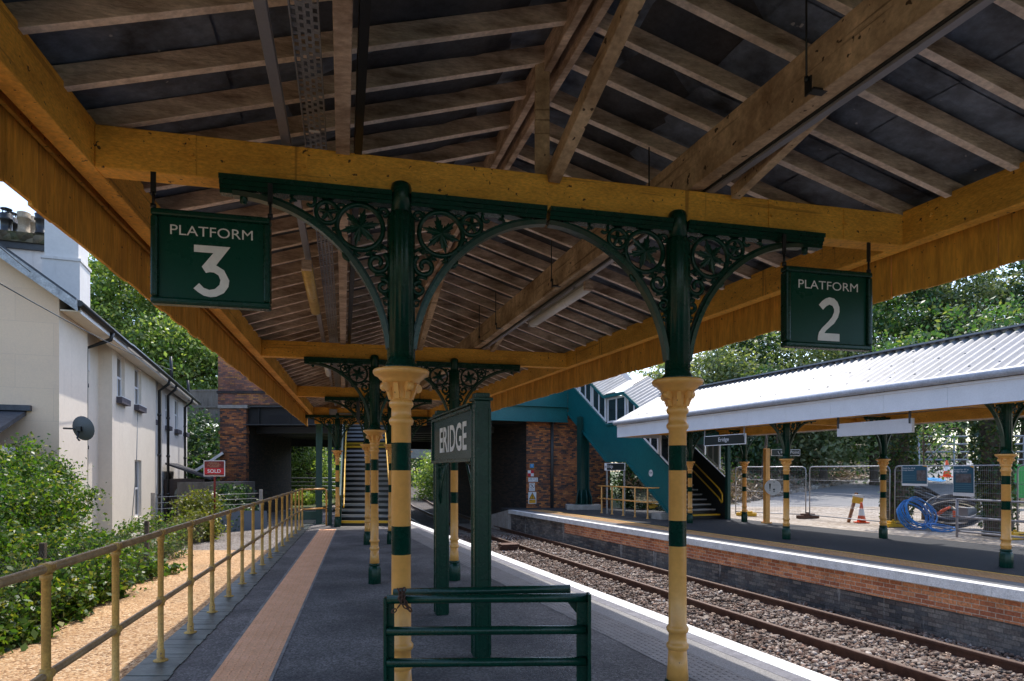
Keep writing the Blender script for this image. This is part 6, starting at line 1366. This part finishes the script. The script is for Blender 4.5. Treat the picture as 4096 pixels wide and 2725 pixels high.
# undergrowth on the bank: nobody could count it
gp, dp = [], []
for i in range(620):
    y = random.uniform(28.5, 46); xr = 11 + (y - 29.6) * 0.95; x = random.uniform(max(5.6, xr - 12), xr - 0.5); q = xr - x
    (gp if (q > 5.5 or random.random() < 0.22) else dp).append((x, y, hz(x, y) + (0.3 if q > 5.5 else 0.12)))
def spread_(P_, n, s_): c = np.repeat(np.array(P_), n, axis=0); return c + RNG.normal(size=c.shape) * np.array(s_)
tag(leaves('undergrowth', spread_(gp, 34, (0.38, 0.38, 0.32)), 0.16, LD), 'dark undergrowth covering the bank beyond the far platform', 'undergrowth', kind='stuff')
tag(leaves('dead_stems', spread_(dp, 40, (0.42, 0.42, 0.14)), 0.34, DRY, None, 0.0, 0.12), 'dry brown stems and litter on the bank', 'litter', kind='stuff')
m = MB(); rr = random.Random(21)
for i in range(1100):       # pale rubble along the left edge of the drive
    y = rr.uniform(29, 45); xr = 11 + (y - 29.6) * 0.95; x = xr - abs(rr.gauss(0, 0.9)) + 0.3; s_ = rr.uniform(0.05, 0.2); b_ = V((x, y, hz(x, y) + s_ * 0.3)); q = Matrix.Rotation(rr.uniform(0, 3), 3, 'Z') @ Matrix.Rotation(rr.uniform(-.5, .5), 3, 'X')
    m.hexa([b_ + q @ V((a * s_ * rr.uniform(.5, 1), b * s_ * rr.uniform(.5, 1), c * s_ * rr.uniform(.3, .7))) for a, b, c in ((-1, -1, -1), (1, -1, -1), (1, 1, -1), (-1, 1, -1), (-1, -1, 1), (1, -1, 1), (1, 1, 1), (-1, 1, 1))])
tag(m.build('rubble', stonemat('rubble_stone', [(0.2, 0.17, 0.14), (0.42, 0.38, 0.34), (0.3, 0.25, 0.2), (0.55, 0.52, 0.48)])), 'pale rubble heaped along the left edge of the sloping drive', 'rubble', kind='stuff')
for i_, (x, y, lab) in enumerate(((13.2, 33.5, 'thin bare trunked tree on the bank, left of the far canopy middle column'), (15.2, 36.0, 'thin leaning tree on the bank behind the middle mesh fence'), (18.2, 40.0, 'slim tree with a high crown beside the sloping drive'), (20.6, 41.8, 'slim dark tree at the top of the bank above the drive'))):
    tree('slim_tree', lab, 'tree', (x, y, hz(x, y) - 0.1), 6.5, (1.5, 1.3, 1.6), 45, 40, 0.3, 0.17, LD, 'slim trees on the bank', 0.11, lean=((0.5, -0.4, 0.3, -0.2)[i_], 0), limbs=8)
def ivy_tree(label, x, y, r_, h, lean=(0, 0)):
    t = thing('ivy_tree', label, 'tree', (x, y, 0.05), 'ivy covered trunks by the site fence'); m = MB()
    ax = lambda f: V((lean[0] * f, lean[1] * f, h * f)); m.tube([ax(0) - Z3 * 0.2, ax(0.05), ax(0.5), ax(1)], [r_ * 1.4, r_, r_ * 0.85, r_ * 0.6], 10, BARK)
    for a in (0.5, 2.2, 4.0, 5.2):
        s_ = ax(0.7); m.tube([s_, s_ + V((math.cos(a) * 0.8, math.sin(a) * 0.8, 0.8)), s_ + V((math.cos(a) * 2.0, math.sin(a) * 1.6, 1.4))], [r_ * 0.35, r_ * 0.25, 0.03], 6, BARK)
    m.build('trunk', None, t)
    n = 5200; f = RNG.random(n) ** 0.8; a = RNG.random(n) * 6.283; lump = 1 + 0.35 * np.sin(f * 19 + a * 2) + 0.2 * RNG.normal(size=n)
    rad = (r_ * (1.05 - 0.2 * f) + 0.13 * np.abs(lump) * (0.4 + f))
    p_ = np.stack([lean[0] * f + rad * np.cos(a), lean[1] * f + rad * np.sin(a), h * f], 1); keep = RNG.random(n) < np.clip(0.25 + f * 2.2, 0, 1)
    leaves('ivy', p_[keep], 0.11, LI, t, 0.1)
    p2, _ = clumps((lean[0], lean[1], h + 0.3), (1.9, 1.6, 1.5), 60, 45, 0.26, 0.4); leaves('crown', p2, 0.13, LR, t)
ivy_tree('brown trunk with patchy ivy behind the blue pipe coil', 12.05, 19.9, 0.34, 4.3, (0.3, 0.2))
ivy_tree('trunk thickly covered in dark ivy behind the right-hand poster', 13.0, 16.9, 0.33, 4.6, (-0.1, 0.4))
tree('young_tree', 'small leafy tree between the two ivy trunks', 'tree', (14.6, 22.5, 0.05), 4.4, (1.5, 1.2, 1.4), 45, 30, 0.28, 0.12, LR, None, 0.06)
# temporary fence panels
HM = None
def fence_panel(a, b, label):
    global HM
    t = thing('mesh_fence', label, 'fence panel', (0, 0, 0), 'temporary mesh fence panels'); a, b = V((a[0], a[1], 0.05)), V((b[0], b[1], 0.05)); d = (b - a).normalized(); ang = math.atan2(d.y, d.x)
    m = MB(); H = 1.88; c = 0.12
    m.tube([a + Z3 * 0.06, a + Z3 * (H - c), a + d * c * 0.3 + Z3 * (H - c * 0.3), a + d * c + Z3 * H, b - d * c + Z3 * H, b - d * c * 0.3 + Z3 * (H - c * 0.3), b + Z3 * (H - c), b + Z3 * 0.06], 0.021, 8, GALV); m.tube([a + Z3 * 0.14, b + Z3 * 0.14], 0.017, 8, GALV)
    for z in (0.5, 0.95, 1.4): m.tube([a + Z3 * z, b + Z3 * z], 0.007, 5, GALV)
    m.build('panel_frame', None, t)
    m = MB(); m.quad([a + d * 0.03 + Z3 * 0.15, b - d * 0.03 + Z3 * 0.15, b - d * 0.03 + Z3 * (H - 0.03), a + d * 0.03 + Z3 * (H - 0.03)]); m.build('wire_mesh', meshmat('fence_wire_%d' % len(MATS), (0.33, 0.34, 0.36), 0.055, 0.3, 0.0045, 0.006, ang), t)
    return d
fence_panel((8.75, 24.8), (10.68, 23.05), 'mesh fence panel behind the help point post'); fence_panel((10.75, 22.9), (11.68, 19.6), 'mesh fence panel in front of the bright gravel and the traffic cone')
fence_panel((11.75, 19.45), (12.68, 16.15), 'mesh fence panel carrying the two blue posters'); fence_panel((12.76, 16.0), (13.5, 12.6), 'mesh fence panel at the right edge of the photo')
def foot(x, y, label, mat, rz, dims=(0.72, 0.24, 0.13)):
    t = thing('fence_block', label, 'fence foot', (x, y, 0.06), 'heavy blocks holding the mesh fence'); m = MB(); m.box((0, 0, dims[2] / 2), dims, rz, mat); m.box((0, 0, dims[2] + 0.03), (dims[0] * 0.6, dims[1] * 0.8, 0.06), rz, mat); m.build('block', None, t, 0.015)
    m = MB(); m.lathe((0, 0, dims[2] + 0.055), [(0.05, 0.0), (0.05, 0.05)], 10, mat); m.build('socket', None, t)
foot(10.72, 22.98, 'brown fence foot where the first two mesh panels meet', RUST, 0.3, (0.85, 0.22, 0.12)); foot(11.75, 19.5, 'yellow fence foot below the blue pipe coil', YELLOW, 0.3); foot(8.95, 24.2, 'yellow fence foot behind the small column', YELLOW, -0.5); foot(12.75, 16.05, 'yellow fence foot at the right edge behind the metal railing', YELLOW, 0.3)
def poster(label, ua, ub, y0, y1, portrait):
    f = lambda u: (lambda Y: V((u * Y, Y, 0)))((11.75 + 0.2836 * 19.45) / (u + 0.2836)); a, b = f(ua), f(ub); ex = (b - a).normalized(); n = ex.cross(Z3); Yc = (a.y + b.y) / 2; w = (b - a).length
    z1, z0 = CAMZ + (HY - y0) / FPX * Yc, CAMZ + (HY - y1) / FPX * Yc; h = z1 - z0; c = (a + b) / 2 + Z3 * (z0 + z1) / 2 + n * 0.04; t = thing('site_poster', label, 'poster', (0, 0, 0), 'blue site posters')
    m = MB(); plate(m, c, ex, w, h, 0.008, WHITEP); m.build('poster_board', None, t); bl = 0.86
    m = MB(); plate(m, c + n * 0.002 + Z3 * h * (0.5 - bl / 2 - 0.03), ex, w * 0.96, h * bl, 0.001, POSTERB); m.build('blue_field', None, t)
    tw = w * (0.5 if not portrait else 0.72); tx = -w * 0.46 + tw / 2
    text('poster_lettering', 'Access for All at', h * (0.075 if not portrait else 0.055), c + n * 0.003 + ex * tx + Z3 * h * 0.36, ex, WHITEP, t, tw); text('poster_lettering', 'Eridge Station', h * (0.075 if not portrait else 0.055), c + n * 0.003 + ex * (tx - 0.03 * w) + Z3 * h * (0.25 if not portrait else 0.285), ex, WHITEP, t, tw * 0.88)
    m = MB()
    if portrait: plate(m, c + n * 0.004 + Z3 * h * 0.08, ex, w * 0.74, h * 0.29, 0.001, PHOTOD)
    else: plate(m, c + n * 0.004 + ex * w * 0.27 + Z3 * h * 0.0, ex, w * 0.35, h * 0.5, 0.001, PHOTOD)
    m.build('picture', None, t)
    m = MB()
    for k in range(4): plate(m, c + n * 0.003 - Z3 * h * (0.12 + 0.07 * k if portrait else 0.0 + 0.08 * k) + ex * (0 if portrait else -w * 0.2), ex, w * (0.78 if portrait else 0.46), h * 0.012, 0.001)
    m.build('small_print', flat('poster_print', (0.1, 0.2, 0.26), 0.5) if 'poster_print' not in MATS else MATS['poster_print'], t)
    m = MB(); m.quad([c + n * 0.003 + ex * x * w + Z3 * z * h for x, z in ((0.28, 0.47), (0.48, 0.40), (0.48, 0.47))]); m.build('corner_flash', YB2, t)
poster('landscape blue poster on the mesh fence', 0.6163, 0.657, 1861, 1944, False); poster('portrait blue poster on the mesh fence', 0.6974, 0.7307, 1861, 1985, True)
mr = thing('metal_railing', 'grey three-bar metal railing at the right end of the far platform', 'railing', (0, 0, 0)); A, B = V((11.3, 16.1, 0.1)), V((12.6, 11.2, 0.1))
for i in range(5):
    c = A.lerp(B, i / 4); m = MB(); m.tube([c, c + Z3 * 0.98], 0.03, 8, CONDUIT); m.build('post', None, mr)
for z in (0.97, 0.52, 0.16): m = MB(); m.tube([A + Z3 * z, B + Z3 * z], 0.027, 8, CONDUIT); m.build('rail', None, mr)
def cone(label, c, rz=0, lie=False, s=1.0):
    t = thing('traffic_cone', label, 'traffic cone', c, 'traffic cones on the site', rz); t.scale = (s, s, s)
    if lie: t.rotation_euler = (0, R(88), rz)
    m = MB(); m.box((0, 0, 0.02), (0.36, 0.36, 0.04), 0, ORANGE); m.build('base', None, t, 0.01)
    m = MB(); m.lathe((0, 0, 0), [(0.14, 0.04, ORANGE), (0.105, 0.24, ORANGE), (0.1, 0.25, WHITEP), (0.07, 0.45, WHITEP), (0.067, 0.46, ORANGE), (0.03, 0.68, ORANGE), (0.02, 0.69, ORANGE)], 18); m.build('cone_body', None, t)
cone('upright orange and white traffic cone behind the mesh fence', (11.63, 21.1, 0.05)); cone('traffic cone standing farther back by the blue disc sign, between the posters', at(3788, 1910, 27.0), s=1.1); cone('traffic cone lying on its side above the pipe coil', (14.5, 20.6, 0.3), 0.4, True)
st = thing('stake_sign', 'small yellow sign on a leaning wooden stake beside the cone', 'sign', (11.3, 21.3, 0.05)); m = MB(); m.beam((0, 0, 0), (0.28, 0, 1.0), 0.09, 0.06, V((0, 1, 0)), paint('stake_wood', (0.3, 0.13, 0.05), None, 0.8)); m.build('stake', None, st)
m = MB(); plate(m, V((0.29, -0.05, 0.78)), V((1, 0, -0.2)), 0.36, 0.28, 0.01, YELLOW, V((0.2, 0, 1)).normalized()); plate(m, V((0.3, -0.053, 0.89)), V((1, 0, -0.2)), 0.36, 0.07, 0.01, WHITEP, V((0.2, 0, 1)).normalized()); m.build('sign_panel', None, st)
def coil(name, label, c, r_, n, rad, mat, tilt, squash=1.0, thick=0.2, mat2=None, seed=1):
    t = thing(name, label, 'pipe coil', c); rr = random.Random(seed); m = MB(); q = Matrix.Rotation(tilt[0], 3, 'X') @ Matrix.Rotation(tilt[1], 3, 'Y')
    for i in range(n):
        R_ = r_ * rr.uniform(0.82, 1.05); o = V((rr.uniform(-.05, .05), rr.uniform(-.05, .05), thick * (i / max(1, n - 1)))); ph = rr.uniform(0, 6); w = rr.uniform(0.0, 0.06)
        m.tube([q @ (o + V((R_ * math.cos(a), R_ * squash * math.sin(a), w * math.sin(a * 2 + ph)))) for a in np.linspace(0, 6.283, 37)[:-1]], rad, 6, mat2 if (mat2 and i % 3 == 0) else mat, closed=True)
    m.build('pipe', None, t); return t
coil('blue_pipe_coil', 'coil of bright blue pipe behind the mesh fence', (11.95, 19.0, 0.42), 0.48, 13, 0.013, BLUEP, (R(62), R(10)), 0.95, 0.4, seed=2)
coil('blue_pipe_coil', 'flat loop of blue pipe on the ground beside the fence', (12.35, 18.2, 0.1), 0.36, 5, 0.013, BLUEP, (R(12), 0), 0.8, 0.08, seed=3)
coil('duct_coil', 'wide coil of grey and black ribbed duct behind the fence', (13.35, 19.2, 0.45), 0.78, 9, 0.032, paint('grey_duct', (0.12, 0.12, 0.14), None, 0.35), (R(30), R(-14)), 0.85, 0.3, BLACK, 4)
coil('duct_coil', 'heap of thick black duct farther back under the landscape poster', (14.2, 21.8, 0.5), 0.9, 8, 0.05, BLACK, (R(24), R(20)), 0.7, 0.5, None, 5)
rp_ = thing('red_duct', 'short red duct pieces inside the grey duct coil', 'duct', (13.1, 19.1, 0.45)); m = MB()
for i in range(3): m.tube([(-0.35 + 0.12 * i, 0.1 * i, 0.0), (-0.1 + 0.12 * i, 0.12 * i, 0.17), (0.05 + 0.12 * i, 0.14 * i, 0.22)], 0.035, 8, ORANGE)
m.build('pipe', None, rp_)
cbx = thing('cable_box', 'grey box standing inside the duct coil', 'box', (13.75, 19.0, 0.2)); m = MB(); m.box((0, 0, 0.25), (0.55, 0.4, 0.42), 0.1, GREYPL); m.box((0, 0, 0.475), (0.6, 0.45, 0.03), 0.1, GREYPL); m.build('box_body', None, cbx, 0.01)
ds = thing('disc_sign', 'round blue road sign lying flat on the road between the posters', 'sign', at(3742, 1918, 26.5)); m = MB(); disc(m, (0, 0, 0), (1, 0, 0), 0.36, 0.02, 24, BLUES, V((0, 0.98, 0.2))); m.build('sign_face', None, ds); m = MB(); m.box((0, 0.05, 0.02), (0.3, 0.1, 0.01), 0.2, WHITEP); m.build('arrow', None, ds)
hd = thing('green_hoarding', 'bright green hoarding at the right edge behind the ivy tree', 'hoarding', (0, 0, 0)); m = MB(); m.box((22.2, 26.5, 1.35), (4.6, 0.06, 1.4), -0.15, HOARD); m.build('boards', None, hd)
sr_ = thing('site_railing', 'pale stepped railing at the right edge above the green hoarding', 'railing', (0, 0, 0))
for z in (2.35, 2.75, 3.15, 3.55): m = MB(); m.tube([(20.5, 33, z), (29, 32, z)], 0.05, 6, GALV); m.build('rail', None, sr_)
for x in (21, 22.8, 24.6, 26.4): m = MB(); m.tube([(x, 32.7, 1.0), (x, 32.7, 3.6)], 0.05, 6, GALV); m.tube([(x, 32.7, 2.0), (x + 1.6, 32.5, 3.6)], 0.03, 6, GALV); m.build('post', None, sr_)
# site kit behind the short railing
dg = thing('site_machine', 'small yellow site machine behind the short cream railing', 'machine', (6.1, 27.6, 0.1)); dg.scale = (0.5, 0.5, 0.5); m = MB(); m.box((0, 0, 0.25), (0.8, 0.5, 0.3), 0.2, YELLOW); m.box((0.1, 0, 0.5), (0.4, 0.4, 0.25), 0.2, YELLOW); m.build('machine_body', None, dg, 0.03)
m = MB()
for x in (-0.35, 0.35): m.tube([(x, -0.3, 0.12), (x, 0.3, 0.12)], 0.12, 12, BLACK)
m.build('wheels', None, dg)
bush('shrub', 'dark shrub seen under the teal stairs behind the short cream railing', 'bush', [((6.2, 29.5, 1.6), (1.6, 1.0, 1.7)), ((8.3, 31.5, 2.0), (1.6, 1.0, 1.8))], 80, 60, 0.22, 0.16, LD)
